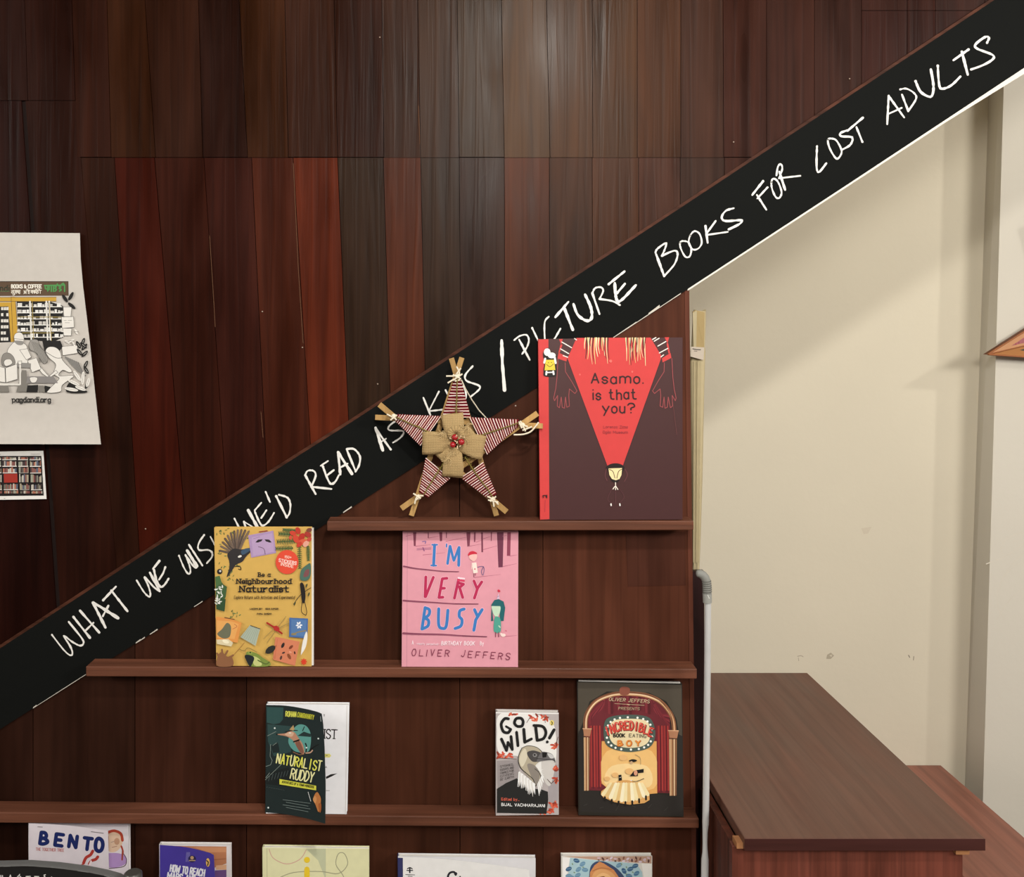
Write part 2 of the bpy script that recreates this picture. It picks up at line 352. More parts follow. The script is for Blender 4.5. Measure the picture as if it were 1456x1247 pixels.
stringer = struct(sb.build('trim_1'), 'sloping black chalkboard band along the stair with white handwriting')
ck = MB(); M_chalk = plain('e8e2d6', .95, .05)
# rough chalk: broken white strokes
def chalk(crop, strokes):
    ox, oy, s = crop
    for st in strokes:
        fl = '';
        if isinstance(st[0], str): fl, st = st[0], st[1:]
        wd = st[0] if not isinstance(st[0], tuple) else 3.0
        pts = [p for p in st if isinstance(p, tuple)]
        pts = [(ox + a / s, oy + b / s) for a, b in pts]
        if fl: pts = catmull(pts, fl == 'o', 5)
        q = []
        for a, b in zip(pts, pts[1:]):           # a little wobble in the outline
            n = max(1, int(math.hypot(b[0] - a[0], b[1] - a[1]) / 4)); q += [(a[0] + (b[0] - a[0]) * k / n, a[1] + (b[1] - a[1]) * k / n) for k in range(n)]
        q.append(pts[-1]); A = Art(Plane(P(0, 0, -.004), P(1, 0, -.004), P(0, 1, -.004)), ck)
        A.k = .0001 + R.random() * 3e-4
        A.line(M_chalk, [.88 * wd * R.uniform(.7, 1.18) for _ in q], q, up=False)
chalk((0, 820, 4.853), [('~', (358, 400), (440, 505), (485, 542), (500, 525), (485, 480), (440, 408), (500, 450), (550, 475), (575, 462), (565, 425), (475, 312)), (4, (507, 277), (620, 420)), (3.6, (553, 235), (685, 385)), (590, 0) and (3, (590, 372), (645, 318)),
    (4.4, (643, 180), (728, 350)), (5, (643, 180), (690, 205), (815, 285)), (3.4, (710, 272), (748, 200)), (3.6, (712, 162), (800, 68)), (3.8, (768, 95), (880, 238))])
chalk((180, 740, 10.39), [('~', (150, 885), (260, 1060), (335, 1125), (352, 1080), (320, 960), (268, 835), (400, 980), (490, 1045)), (4, (345, 770), (490, 1045)), (3.6, (390, 715), (485, 598)), ('~', 3.6, (405, 730), (440, 880), (500, 980), (560, 950), (620, 860)), (3.2, (480, 875), (540, 780), (572, 690)),
    ('~', 2.8, (775, 520), (850, 700), (915, 790), (945, 740), (915, 620), (870, 510)), ('~', 3.4, (870, 510), (960, 640), (1020, 700), (1050, 670)), (5.8, (895, 445), (1035, 670)), (3.2, (922, 360), (1120, 665)), ('~', 3, (1145, 215), (1075, 320), (1055, 400), (1085, 440), (1200, 435), (1260, 470), (1260, 540), (1185, 632)), (3, (1240, 240), (1345, 440)), (3, (1345, 170), (1450, 370)), (3, (1290, 340), (1400, 270))])
chalk((250, 620, 4.853), [('~', 3, (405, 570), (470, 690), (500, 700), (470, 590)), (2.6, (470, 590), (560, 645)), (5, (500, 512), (565, 632)), (3, (545, 512), (590, 460)), ('~', 3.2, (545, 520), (575, 590), (600, 618), (640, 590), (678, 530)), (3, (590, 565), (625, 512)), (3.2, (620, 385), (650, 455)), (3.8, (693, 415), (765, 560)), ('~', 3.2, (712, 405), (770, 425), (790, 470), (785, 530), (765, 560)),
    (3.6, (893, 270), (965, 400)), ('~', 3, (893, 270), (910, 240), (950, 240), (965, 275), (935, 350)), (3.6, (935, 350), (1075, 365)), (3, (1000, 205), (1050, 172)), ('~', 3.6, (1015, 210), (1045, 290), (1070, 330), (1100, 315), (1125, 270)), (3, (1045, 270), (1090, 235)), (4.4, (1120, 112), (1135, 265)), (4.6, (1120, 112), (1215, 260)), (3, (1130, 220), (1185, 190)), (3.4, (1180, 95), (1240, 240)), ('~', 3.4, (1180, 90), (1230, 90), (1270, 140), (1265, 200), (1240, 245))])
chalk((500, 430, 4.853), [(5, (165, 865), (215, 1020)), (3.6, (165, 870), (270, 1015)), (2.6, (195, 968), (238, 940)), ('~', 2.8, (330, 800), (262, 850), (262, 882), (355, 888), (340, 930), (285, 968)), (2.8, (495, 658), (545, 780)), (2.6, (602, 615), (535, 745)), (2.8, (535, 750), (645, 738)), (2.6, (648, 605), (690, 690)), (2.8, (700, 560), (760, 690)), ('~', 2.8, (700, 560), (770, 580), (790, 650), (760, 690)),
    ('~', 3, (835, 440), (785, 500), (795, 542), (875, 572), (880, 600), (820, 652)), (5.4, (1035, 262), (1040, 420), (1055, 605))])
chalk((700, 320, 4.853), [('~', 2.8, (150, 795), (190, 765), (235, 758), (252, 790), (240, 840), (205, 890)), (3.4, (185, 790), (258, 930)), (3, (275, 710), (320, 805)), ('~', 3, (390, 632), (362, 670), (362, 780), (375, 820), (430, 785)), (3, (430, 785), (470, 715)), (4, (435, 635), (525, 530)), (4.8, (495, 570), (555, 722)), ('~', 4.6, (560, 545), (590, 620), (650, 660), (685, 640), (680, 570), (640, 480)),
    (3.6, (690, 470), (740, 615)), ('~', 3, (690, 470), (710, 435), (750, 430), (765, 455), (740, 510)), ('~', 3.4, (740, 510), (830, 525), (880, 552)), (4, (803, 408), (912, 320)), ('~', 4.4, (845, 400), (850, 480), (865, 525), (900, 510), (990, 415)), (4, (860, 470), (915, 405))])
chalk((900, 170, 4.853), [(4, (160, 930), (215, 1080)), ('~', 3, (155, 920), (168, 892), (225, 853), (225, 880), (200, 940)), ('~', 3.4, (200, 940), (285, 905), (308, 930), (285, 1000), (215, 1080)), ('o', 2.8, (325, 850), (330, 890), (360, 945), (390, 945), (402, 900), (385, 850), (345, 838)), ('o', 2.8, (395, 800), (385, 850), (410, 895), (450, 890), (474, 850), (460, 790), (425, 770)), (3.6, (500, 735), (515, 850)), (3, (570, 700), (505, 790)), (3, (505, 797), (655, 775)),
    ('~', 3.6, (695, 612), (640, 630), (612, 675), (640, 700), (745, 695), (735, 720), (660, 758)), (3.6, (855, 520), (920, 622)), (3.6, (823, 520), (898, 425)), (3.2, (857, 545), (928, 468)), ('o', 3, (955, 430), (960, 480), (985, 535), (1010, 540), (1025, 500), (1000, 430), (970, 408)), (4, (1010, 360), (1050, 485)), ('~', 3, (990, 385), (1000, 325), (1020, 308), (1030, 340), (1008, 405)), (3.2, (1010, 405), (1155, 388))])
chalk((1150, 0, 4.758), [('~', 3.4, (55, 990), (52, 1080), (55, 1150), (72, 1162), (118, 1105)), ('o', 3, (130, 945), (140, 1000), (180, 1068), (205, 1065), (222, 1020), (190, 955), (160, 938)), ('~', 3.4, (265, 880), (215, 900), (220, 922), (292, 930), (280, 980), (220, 1015)), (3.6, (262, 885), (365, 797)), (3.4, (322, 860), (362, 960)),
    (3.4, (540, 648), (530, 840)), (3.6, (540, 650), (645, 795)), (3, (540, 770), (628, 730)), (3.2, (630, 640), (672, 750)), ('~', 3, (618, 605), (660, 600), (712, 630), (725, 670), (672, 752)), ('~', 4.2, (722, 550), (755, 620), (815, 655), (838, 635), (842, 570), (825, 470)), ('~', 3.8, (872, 445), (880, 560), (897, 600), (960, 580), (1025, 518)), (4, (978, 408), (1080, 335)), (4.4, (1035, 350), (1075, 505)), ('~', 3.8, (1205, 290), (1218, 255), (1190, 252), (1128, 300), (1140, 330), (1240, 370), (1245, 400), (1180, 440), (1098, 470))])
ck.build('chalk_lettering', stringer, label='white chalk handwriting')

tb = MB(); xs2 = [-160, 0, 250, 500, 761, 930, 1157, 1410, 1800]                 # narrow brown batten along the upper edge of the band
for a, b in zip(xs2, xs2[1:]):
    q = [P(a, yt(a) + 1, -.003), P(b, yt(b) + 1, -.003), P(b, yt(b) - 5, -.003), P(a, yt(a) - 5, -.003)]
    tb.hexa(q + [p + V((0, .01, 0)) for p in q], M_trim)
struct(tb.build('trim_2'), 'thin brown wooden batten along the upper edge of the black band')
wl = MB(); xs3 = [978, 1100, 1200, 1345, 1456, 1800]; ht = [2.2, 2.4, 2.6, 3.4, 8, 8]
for i in range(len(xs3) - 1):
    a, b = xs3[i], xs3[i + 1]
    q = [P(a, yb(a) + ht[i], -.0045), P(b, yb(b) + ht[i + 1], -.0045), P(b, yb(b) - .3, -.0045), P(a, yb(a) - .3, -.0045)]
    wl.hexa(q + [p + V((0, .034, 0)) for p in q], plain('e6ddcc', .7))
struct(wl.build('trim_3'), 'white plaster edge under the black band')

# recess under the stair: rear wall, sloping soffit, projecting wall at the right
YR, YC = .577, .497
rw = MB()
rin = [P(1407, 130, YR), P(1372, 1140, YR)]
def xat(pts, z): a, b = pts; return a.x + (b.x - a.x) * (z - a.z) / (b.z - a.z)
rw.prism([(-1.5, YR, 0), (xat(rin, 0) + .02, YR, 0), (xat(rin, 2.9) + .02, YR, 2.9), (-1.5, YR, 2.9)], (0, .08, 0), M_white)
A = Art(Plane((0, YR, 0), (1, YR, 0), (0, YR, 1)), rw, (980, 300, 1.8887))
A.line('a89a84', 2, [(291, 1196), (300, 1194), (306, 1197)]); A.line('a89a84', 1.6, [(293, 1200), (294, 1208)])
A.poly('ada088', [(370, 1192), (380, 1186), (389, 1194), (380, 1203), (368, 1203)]); A.poly('cfc3aa', [(376, 1193), (384, 1191), (382, 1198)])
A.line('4a3c30', 1.8, [(589, 1193), (592, 1199)]); A.line('5a4a3c', 1.4, [(603, 1196), (602, 1206)])
A.poly('cbbda4', [(462, 852), (490, 848), (480, 866), (468, 868)])
struct(rw.build('wall_rear'), 'cream rear wall of the recess under the stair')
so = MB(); zl = lambda X: 1.414 + .652 * X + .004
so.hexa([(-1.5, .03, zl(-1.5)), (2.4, .03, zl(2.4)), (2.4, .03, zl(2.4) + .04), (-1.5, .03, zl(-1.5) + .04), (-1.5, YR, zl(-1.5)), (2.4, YR, zl(2.4)), (2.4, YR, zl(2.4) + .04), (-1.5, YR, zl(-1.5) + .04)], M_white)
struct(so.build('ceiling_recess'), 'sloping cream underside of the stair')
cw = MB(); rout = [P(1427, 130, YC), P(1397.5, 1140, YC)]
zz = (0, 2.9); f0, f1 = [V((xat(rout, z), YC, z)) for z in zz]; g0, g1 = [V((xat(rin, z), YR + .01, z)) for z in zz]
cw.mesh([f0, (3.4, YC, 0), (3.4, YC, 2.9), f1, g0, (3.4, YR + .09, 0), (3.4, YR + .09, 2.9), g1], [(0, 1, 2, 3), (4, 0, 3, 7), (5, 4, 7, 6), (1, 5, 6, 2), (3, 2, 6, 7), (1, 0, 4, 5)], M_warm)
A = Art(Plane((0, YC, 0), (1, YC, 0), (0, YC, 1)), cw, (1340, 400, 2.078))
for q in ([(130, 835), (190, 810), (241, 775)], [(241, 740), (190, 760), (172, 790), (180, 808)], [(241, 800), (195, 850), (165, 910), (165, 965), (185, 1000)], [(185, 870), (215, 840), (241, 830)], [(160, 1000), (200, 940), (241, 905)]):
    A.line('cdc3b0', 3, q, True)
struct(cw.build('wall_right'), 'white projecting wall at the right with faint scribbles')
fl = MB(); M_floor = wood('floor_boards', '6b5442', 1, rough=.5, spec=.3, grain=18)
fl.box(-3.5, 3.8, -4.2, .7, -.06, 0, M_floor); struct(fl.build('floor'), 'brown wooden floor')
ce = MB(); ce.box(-3.5, 3.8, -4.2, .7, 2.9, 2.96, plaster('brown_ceiling_paint', '7a6a58')); struct(ce.build('ceiling'), 'brown ceiling')

# ------------------------------------------------------------------ display rack under the stair
rack = root('book_display_rack', 'dark brown wooden display rack with narrow ledges of front-facing books under the stair', 'shelf', (-.05, 0, 0))
YP = -.001
pb = MB(); seams = [-160, 47, 192, 350.7, 653.5, 772, 990]
tones = '2e170e 331b11 3f2115 4a2819 4d2a1b 583020'.split()
right = lambda y: 980 + (y - 415) * .0165
for i in range(6):
    a, b = seams[i] + .5, seams[i + 1] - .6
    n = [x for x in (124, 300, 550, 576, 766, 871, 979) if a < x < b - 12]
    if i == 5: q = [(a, yb(a) - 5)] + [(x, yb(x) - 5) for x in (871, 972)] + [(right(420) - 6, yb(974) - 5), (right(1300) - 6, 1300), (right(1300) - 6, 1640), (a, 1640)]
    else: q = [(a, yb(a) - 5)] + [(x, yb(x) - 5) for x in n] + [(b, yb(b) - 5), (b + 1 * (i > 2), 1640), (a + 1 * (i > 3), 1640)]
    pts = [P(x, y, YP) for x, y in q]
    for p in pts: p.z = max(p.z, .002)
    pb.prism(pts[::-1], (0, .018, 0), M_panel, tone=[v * .74 for v in alb(tones[i])])
pb.prism([P(x, y, YP - .0008) for x, y in ((890, 757), (974, 757), (975, 832), (893, 834))][::-1], (0, .002, 0), M_panel, tone=alb('432419'))
bk = [P(-160, yb(-160) - 5, YP + .0185)] + [P(x, yb(x) - 5, YP + .0185) for x in (124, 300, 576, 766, 871, 972)] + [P(right(420) - 5, yb(974) - 5, YP + .0185), V((P(right(1600) - 6, 1600).x - .02, YP + .0185, .002)), V((P(-160, 0).x, YP + .0185, .002))]
pb.prism(bk[::-1], (0, .004, 0), M_gap)
pb.ball(P(733, 577, YP), .0017, 'b0a090', 8, 5)
pb.build('back_panel', rack)
pe = MB(); q = [P(right(415) - 6.5, yb(975) - 4, YP - .001), P(right(415), yb(980) - 4, YP - .001), P(right(1300), 1300, YP - .001), P(right(1300) - 6, 1300, YP - .001)]
q2 = q[2].copy(); q3 = q[3].copy(); q2.z = q3.z = .002; pe.prism([q[0], q[1], q2, q3][::-1], (0, .022, 0), M_panel, tone=alb('5a3224')); pe.build('edge_strip', rack)
LED = [((465, 741, 755), (986.5, 740.5, 754)), ((122, 947.5, 962), (991, 951, 965.5)), ((-160, 1153.5, 1169), (994, 1164, 1178)), ((-160, 1374, 1390), (996, 1373, 1389))]
YF = -.05
def ledge_z(i, px, Y=YF):
    (a, t0, _), (b, t1, _) = LED[i]; return P(px, t0 + (t1 - t0) * (px - a) / (b - a), YF).z
for i, ((a, t0, u0), (b, t1, u1)) in enumerate(LED):
    m = MB(); p = [P(a, u0, YF), P(b, u1, YF), P(b, t1, YF), P(a, t0, YF)]
    m.hexa(p + [V((v.x, -.0046, v.z)) for v in p], M_ledge); m.build('ledge', rack, bevel=.002)
sp = MB(); sp.box(P(984, 0, .02).x, P(1001, 0, .02).x, .018, .034, .001, P(990, 812, .02).z, wood('maroon_post', '220808', 2, lo=.8, hi=1.2, bump=.05)); sp.build('side_post', rack)

# ------------------------------------------------------------------ books
PAPER = plain('e6dfd2', .8, .1); PAPER2 = plain('ded6cc', .8, .1)
class Book:
    def __init__(s, label, q, Yb, Yt, th, cover, spine=None, cat='book', bleed=(0, 0, 0, 0), rough=.45, pages=None, name='picture_book', cover_part='front_cover'):
        """q: corners TL TR BR BL of the front as seen; Yb, Yt: where its foot and its head are before the wall"""
        s.pl = Plane(P(*q[3], Yb), P(*q[2], Yb), P(*q[0], Yt)); n = s.pl.n
        c = [s.pl.pt(*p) for p in q]
        base = (c[2] + c[3]) / 2 + V((0, th / 2, 0)); n = V((0, -1, 0))
        s.root = root(name, label, cat, base); s.q = q; s.cm = plain(cover, rough, .3); t = .0012
        s.fm = MB(); s.fm.prism([c[3], c[2], c[1], c[0]], -n * t, s.cm)
        ux = (c[2] - c[3]).normalized(); uz = (c[0] - c[3]).normalized(); e = .0016
        L, T, Rr, B = bleed
        g = [c[3] + ux * (e - L) + uz * (e - B), c[2] + ux * (Rr - e) + uz * (e - B), c[1] + ux * (Rr - e) + uz * (T - e), c[0] + ux * (e - L) + uz * (T - e)]
        pg = MB(); pg.prism([p - n * (t + 1e-5) for p in g], -n * (th - 2 * t - 2e-5), pages or PAPER); pg.build('page_block', s.root)
        bc = MB(); bc.prism([p - n * (th - t) for p in (c[3], c[2], c[1], c[0])], -n * t, s.cm); bc.build('back_cover', s.root)
        sm = plain(spine, rough, .3) if spine else s.cm
        sp = MB(); a, b = c[3] - ux * 1e-4, c[0] - ux * 1e-4
        sp.prism([a - ux * .0012, a, b, b - ux * .0012], -n * th, sm); sp.build('spine', s.root)
        s.part = cover_part
    def art(s, crop): 
        s.A = Art(s.pl, s.fm, crop, s.A.k if hasattr(s, 'A') else 3e-5); return s.A
    def done(s): return s.fm.build(s.part, s.root)

# large red and brown picture book on the top ledge
b = Book('large brown picture book with a red funnel shape on its cover, on the top ledge', [(766.3, 482), (970.5, 479.8), (970.5, 738.6), (769, 739.2)], -.045, -.022, .012, '432322', 'c93b38')
A = b.art((750, 460, 4.3))
RED, DK = 'cb3c39', '2f1719'
A.poly(RED, [(70, 97), (128, 96), (134, 1196), (81, 1199)])
A.poly(RED, [(300, 88), (752, 86), (822, 203), (585, 868), (487, 868), (244, 215)])
A.line('3a1a1e', 5, [(244, 218), (485, 866)]); A.line('3a1a1e', 5, [(822, 206), (587, 866)])
for q in ([(190, 178), (245, 203), (238, 232), (184, 214)], [(193, 95), (216, 95), (206, 128)], [(202, 128), (214, 130), (196, 180), (189, 178)], [(822, 212), (874, 180), (880, 210), (826, 238)], [(838, 84), (866, 84), (856, 122)], [(850, 122), (860, 120), (872, 180), (862, 184)]): A.poly(RED, q)
for q in ([(210, 113), (270, 148)], [(202, 155), (252, 184)], [(288, 92), (300, 100)], [(846, 110), (797, 138)], [(805, 90), (775, 108)], [(858, 152), (806, 180)], [(764, 98), (785, 86)], [(218, 196), (246, 206)], [(816, 204), (832, 192)]): A.line('e8ddd0', 6, q)
for x0, x1 in ((352, 490), (602, 722)):                 # hanging hair
    for i in range(17):
        x = x0 + (x1 - x0) * i / 16 + R.uniform(-3, 3); ln = R.uniform(60, 175)
        A.line(('e8cf9a', '2a1a16', 'd9b877', 'f0deb0', '3a241c')[i % 5], R.uniform(5, 10), [(x, 89), (x + R.uniform(-6, 6), 89 + ln * .5), (x + R.uniform(-8, 8), 89 + ln)], True, taper=.3)
A.text(DK, 'Asamo.', 392, 366, 706, 362, h=58, wd=9, jit=.05); A.text(DK, 'is that', 402, 466, 664, 460, h=58, wd=9, jit=.04); A.text(DK, 'you?', 458, 542, 652, 546, h=56, wd=9, jit=.04)
A.text('9a3034', 'Lorenzo Zima', 464, 640, 612, h=16, wd=2.6); A.text('9a3034', 'Ogilo Museum', 462, 672, 612, h=16, wd=2.6)
HO = '9c4848'
hand = [(186, 214), (180, 330), (172, 400), (160, 455), (165, 472), (184, 440), (182, 505), (195, 515), (206, 450), (212, 512), (226, 518), (232, 450), (240, 512), (256, 505), (252, 440), (256, 400), (290, 428), (302, 412), (270, 355), (232, 295), (230, 240)]
A.line(HO, 4, hand); A.line(HO, 4, [(1068 - x, y) if x < 200 else (1066 - x, y) for x, y in hand]); A.line('6a3a38', 2.5, [(886, 470), (912, 680)])
for x, y, r in ((508, 230, 9), (320, 312, 5), (640, 295, 6)): A.ell('ea6a5e', x, y, r)
A.poly('1d1210', [(480, 878), (505, 860), (538, 854), (570, 860), (592, 878), (586, 900), (560, 960), (538, 972), (512, 960), (490, 900)], True)
A.poly('f0d69c', [(495, 886), (578, 883), (574, 925), (562, 950), (540, 958), (516, 950), (500, 925)])
for q in ([(500, 892), (522, 905), (534, 945)], [(576, 890), (556, 905), (546, 945)]): A.line('20140f', 4, q, True)
A.line('6a3a3c', 4, [(482, 890), (474, 930), (486, 960)], True); A.line('6a3a3c', 4, [(596, 890), (610, 925), (592, 965)], True)
for q in ([(538, 972), (538, 1000)], [(534, 995), (522, 1012)], [(540, 995), (552, 1014)], [(538, 1000), (538, 1016)]): A.line('efe0cc', 5, q)
for q in ([(515, 1010), (490, 1075), (520, 1100)], [(562, 1010), (590, 1060), (560, 1100)], [(538, 1020), (538, 1100)]): A.line('5c3436', 3, q, True)
for x in (510, 564): A.line('f0e6da', 8, [(x, 1102), (x + 1, 1112)])
# publisher's badge on the edge strip: a little chef-like figure in yellow
for q in ([(95, 180), (110, 155), (128, 150), (138, 172), (158, 176), (178, 200), (172, 250), (180, 290), (168, 322), (104, 322), (98, 290), (104, 240), (98, 210)],): A.poly('191414', q, True)
A.ell('f2ebe0', 120, 175, 20, 23); A.ell('f2ebe0', 148, 195, 24, 18); A.line('f2ebe0', 12, [(108, 215), (102, 240)]); A.line('f2ebe0', 12, [(166, 208), (172, 242)])
A.poly('e2c23c', [(112, 222), (162, 222), (170, 284), (104, 286)]); A.line('5a3c14', 3.5, [(116, 250), (136, 264), (158, 248)], True); A.ell('5a3c14', 128, 240, 3); A.ell('5a3c14', 146, 239, 3)
A.line('f2ebe0', 11, [(116, 294), (114, 312)]); A.line('f2ebe0', 11, [(157, 292), (160, 310)]); A.line('f2ebe0', 7, [(116, 300), (158, 298)])
A.line('3a1416', 6, [(96, 1064), (94, 1052), (110, 1050), (118, 1066), (118, 1048)]); A.line('a83238', 3, [(108, 1080), (106, 1150)])
b.done()

# yellow activity book
b = Book('yellow paperback showing birds and leaves with a round red badge, on the second ledge', [(305.5, 750), (443, 750), (443, 947.5), (308.5, 946.5)], -.047, -.024, .009, 'd0a654', bleed=(0, 0, .0052, 0), rough=.5)
A = b.art((290, 735, 5.67)); GR, DG, BK = '5d7a45', '33502f', '1f1a18'
rr = random.Random(3)
for i in range(60):                                      # sprigs
    x, y = [(rr.uniform(90, 270), rr.uniform(92, 330)), (rr.uniform(300, 460), rr.uniform(95, 200)), (rr.uniform(100, 290), rr.uniform(370, 420)), (rr.uniform(190, 300), rr.uniform(750, 810)), (rr.uniform(190, 240), rr.uniform(420, 510))][i % 5 if i < 50 else 0]
    a = rr.uniform(0, 360); A.ell((GR, '7d7a3c', '4a5a30')[i % 3], x, y, 11, 4, a, 8)
for i in range(11):                                      # fanned wing
    t = math.radians(195 + i * 9.5); ex, ey = 300 + 175 * math.cos(t) * 1.02, 330 + 225 * math.sin(t)
    A.line(('4d4038', '6e5a4a', '5a4a40')[i % 3], 20, [(275, 300), ((275 + ex) / 2 - 6, (300 + ey) / 2), (ex, ey)], True, taper=.85)
    A.line('8a7460', 2.5, [(275, 300), (ex, ey)])
A.poly('2e2a2a', [(190, 300), (240, 255), (300, 262), (365, 250), (405, 262), (380, 280), (340, 320), (310, 360), (260, 385), (235, 420), (195, 478), (185, 478), (205, 410), (205, 360)], True)
A.poly('3c5266', [(300, 275), (345, 252), (380, 258), (352, 285), (312, 305)], True); A.line(BK, 7, [(375, 262), (432, 262)], taper=.3); A.ell('e8e0d0', 290, 318, 16, 9, -20)
A.line(BK, 6, [(250, 400), (290, 400), (298, 425), (280, 420)], True); A.ell(BK, 128, 440, 22); A.ell('c8c0b8', 132, 436, 9)
A.poly('a98bae', [(357, 148), (560, 110), (583, 290), (382, 328)]); A.poly('b497b6', [(385, 165), (550, 130), (566, 280), (395, 315)])
A.line('8d3c30', 9, [(448, 120), (510, 112)])
for sx, x in ((1, 415), (-1, 548)): A.poly('2a2228', [(x, 205), (x + sx * 22, 182), (x + sx * 60, 180), (x + sx * 48, 196), (x + sx * 20, 206)])
A.line('5a3c50', 4, [(440, 240), (482, 255), (495, 300)], True); A.line('8a6a8a', 3, [(400, 175), (450, 160)])
def frond(x0, y0, x1, y1, w_):
    n = 11; L = math.hypot(x1 - x0, y1 - y0); ux, uy = (x1 - x0) / L, (y1 - y0) / L; A.line(DG, 4, [(x0, y0), (x1, y1)])
    for i in range(n):
        t = (i + .5) / n; k = w_ * (1 - .6 * abs(t - .4))
        for sg in (1, -1): A.line((DG, '3f6436')[i % 2], 8, [(x0 + ux * L * t, y0 + uy * L * t), (x0 + ux * (L * t + 8) - uy * sg * k, y0 + uy * (L * t + 8) + ux * sg * k)], taper=.4)
for f in ((720, 140, 605, 135, 26), (740, 195, 590, 200, 28), (720, 250, 580, 255, 24), (770, 230, 775, 415, 20), (840, 230, 845, 350, 18), (750, 110, 640, 100, 16)): frond(*f)
for x, y, r, c in ((720, 130, 28, 'c8402c'), (760, 110, 30, 'b83426'), (745, 175, 36, 'cc4630'), (790, 160, 34, 'b42e22'), (800, 200, 34, 'd2583c'), (840, 140, 30, 'a8342a'), (770, 220, 26, 'c23a28'), (825, 215, 30, 'e0a088'), (850, 180, 22, 'c04a38'), (700, 165, 18, 'd05038'), (850, 105, 24, '7a4030')): A.ell(c, x, y, r, r * .7, rr.uniform(0, 180), 11)
A.ell('dc4a32', 672, 362, 92, 97, 0, 30); A.text('f2c8b4', '150+', 650, 328, 705, 334, h=18, wd=4); A.text('f6d6c8', 'STICKERS', 605, 358, 745, 384, h=24, wd=5); A.text('f2c8b4', 'INSIDE', 622, 388, 722, 408, h=24, wd=5)
A.text(BK, 'Be a', 442, 478, 535, h=30, wd=7, slab=True); A.text(BK, 'Neighbourhood', 268, 534, 704, h=36, wd=8.5, slab=True, gap=1.7); A.text(BK, 'Naturalist', 292, 601, 684, h=46, wd=10.5, slab=True, gap=1.8)
A.text('3a2a18', 'Explore Nature with Activities and Experiments!', 246, 657, 735, h=24, wd=3, slant=.1); A.text(BK, 'LAKSHMI DEV', 375, 743, 473, h=11, wd=3); A.text(BK, 'OSHA KAPOOR', 500, 743, 602, h=11, wd=3); A.text(BK, 'PARUL SANGHVI', 432, 783, 548, h=11, wd=3)
for q, c in (([(98, 560), (130, 500), (160, 540), (190, 560), (180, 640), (150, 700), (100, 690)], '3c5a34'), ([(100, 640), (180, 660), (170, 760), (104, 740)], '2e4a2c'), ([(95, 480), (130, 470), (150, 530), (100, 560)], '4a6a3c')): A.poly(c, q)
for i in range(22): A.ell(('e6e2d6', 'cfd0c0')[i % 2], rr.uniform(100, 160), rr.uniform(545, 700), 14, 5, rr.uniform(0, 180), 8)
A.poly('4a6a5a', [(780, 500), (785, 430), (830, 385), (862, 375), (862, 470), (830, 510)], True); A.poly('7a4a4a', [(805, 480), (820, 430), (850, 420), (845, 470)], True)
A.poly(BK, [(778, 535), (800, 530), (815, 570), (822, 640), (812, 690), (795, 680), (785, 610)], True); A.line(BK, 5, [(725, 700), (760, 650), (800, 610), (865, 568)], True); A.line(BK, 5, [(795, 680), (790, 760), (825, 790)], True); A.line(BK, 5, [(815, 680), (832, 760), (822, 790)], True)
for x, y in ((735, 695), (848, 620), (830, 550)): A.ell('4a4a2c', x, y, 17, 7, 110, 9)
A.poly('dc9148', [(102, 800), (215, 815), (308, 850), (275, 1010), (105, 985)]); A.poly('e2a258', [(108, 830), (230, 838), (285, 860), (250, 980), (110, 970)])
A.poly('6a6a52', [(112, 940), (150, 900), (190, 850), (222, 880), (212, 960), (160, 975)], True); A.line('6a4a2a', 8, [(172, 808), (248, 822)]); A.line('b45a38', 4, [(235, 900), (270, 880), (250, 860)], True)
A.poly('d9c9a0', [(105, 985), (200, 980), (240, 1010), (225, 1040), (110, 1020)]); A.ell('f0e4c0', 180, 1000, 28, 14, 20)
A.poly('a8b09a', [(298, 965), (375, 868), (458, 895), (420, 1035)]); 
for i in range(7): A.line('8c9684', 3, [(310 + i * 16, 965 + i * 9), (380 + i * 11, 872 + i * 3)])
A.line('a07038', 5, [(330, 1010), (225, 1130)]); A.line('3c3226', 6, [(380, 872), (455, 898)])
A.poly('8a5c3c', [(110, 1195), (120, 1110), (150, 1085), (190, 1120), (232, 1130), (235, 1195)], True)
for q in ([(135, 1130), (110, 1095)], [(155, 1110), (150, 1065)], [(175, 1110), (195, 1075)], [(205, 1130), (240, 1110)]): A.line('8a5c3c', 15, q)
A.line('a4231f', 14, [(512, 850), (560, 880), (632, 935)]); A.ell('b02c26', 588, 895, 26, 22, 30)
for q in ([(565, 900), (485, 975)], [(580, 915), (512, 1005)], [(600, 880), (665, 798)], [(612, 890), (690, 850)]): A.line('a88a4c', 6, q)
A.poly('46689a', [(692, 808), (842, 815), (838, 975), (690, 962)]); A.poly('5478a4', [(708, 820), (830, 828), (826, 960), (706, 950)])
for i in range(6): A.ell('e6e6e6', 770 + 15 * math.cos(i), 868 + 18 * math.sin(i), 12, 7, i * 60, 8)
A.line('8a7c5a', 9, [(712, 945), (760, 925), (825, 912)], True); A.ell('8a7c5a', 728, 940, 22, 10); A.poly('e8e2d4', [(785, 1100), (800, 1000), (828, 920), (838, 960), (825, 1040), (795, 1095)], True)
A.poly('d07c58', [(580, 962), (775, 1000), (738, 1195), (560, 1145)]); A.poly('c9714e', [(592, 980), (600, 978), (580, 1140), (568, 1138)])
for x, y, r, c in ((640, 1030, 24, '2a2220'), (705, 1045, 22, '7a3a24'), (645, 1090, 14, '3a2c2a'), (690, 1120, 26, '8a4a2a'), (625, 1130, 18, '5a3a30'), (735, 1090, 13, '3a2420'), (700, 1085, 12, 'e0a080')): A.ell(c, x, y, r, r * .5, rr.uniform(0, 180), 10)
A.ell('2c2a24', 540, 1065, 46, 26, -35); A.line('2c2a24', 5, [(500, 1090), (585, 1035)])
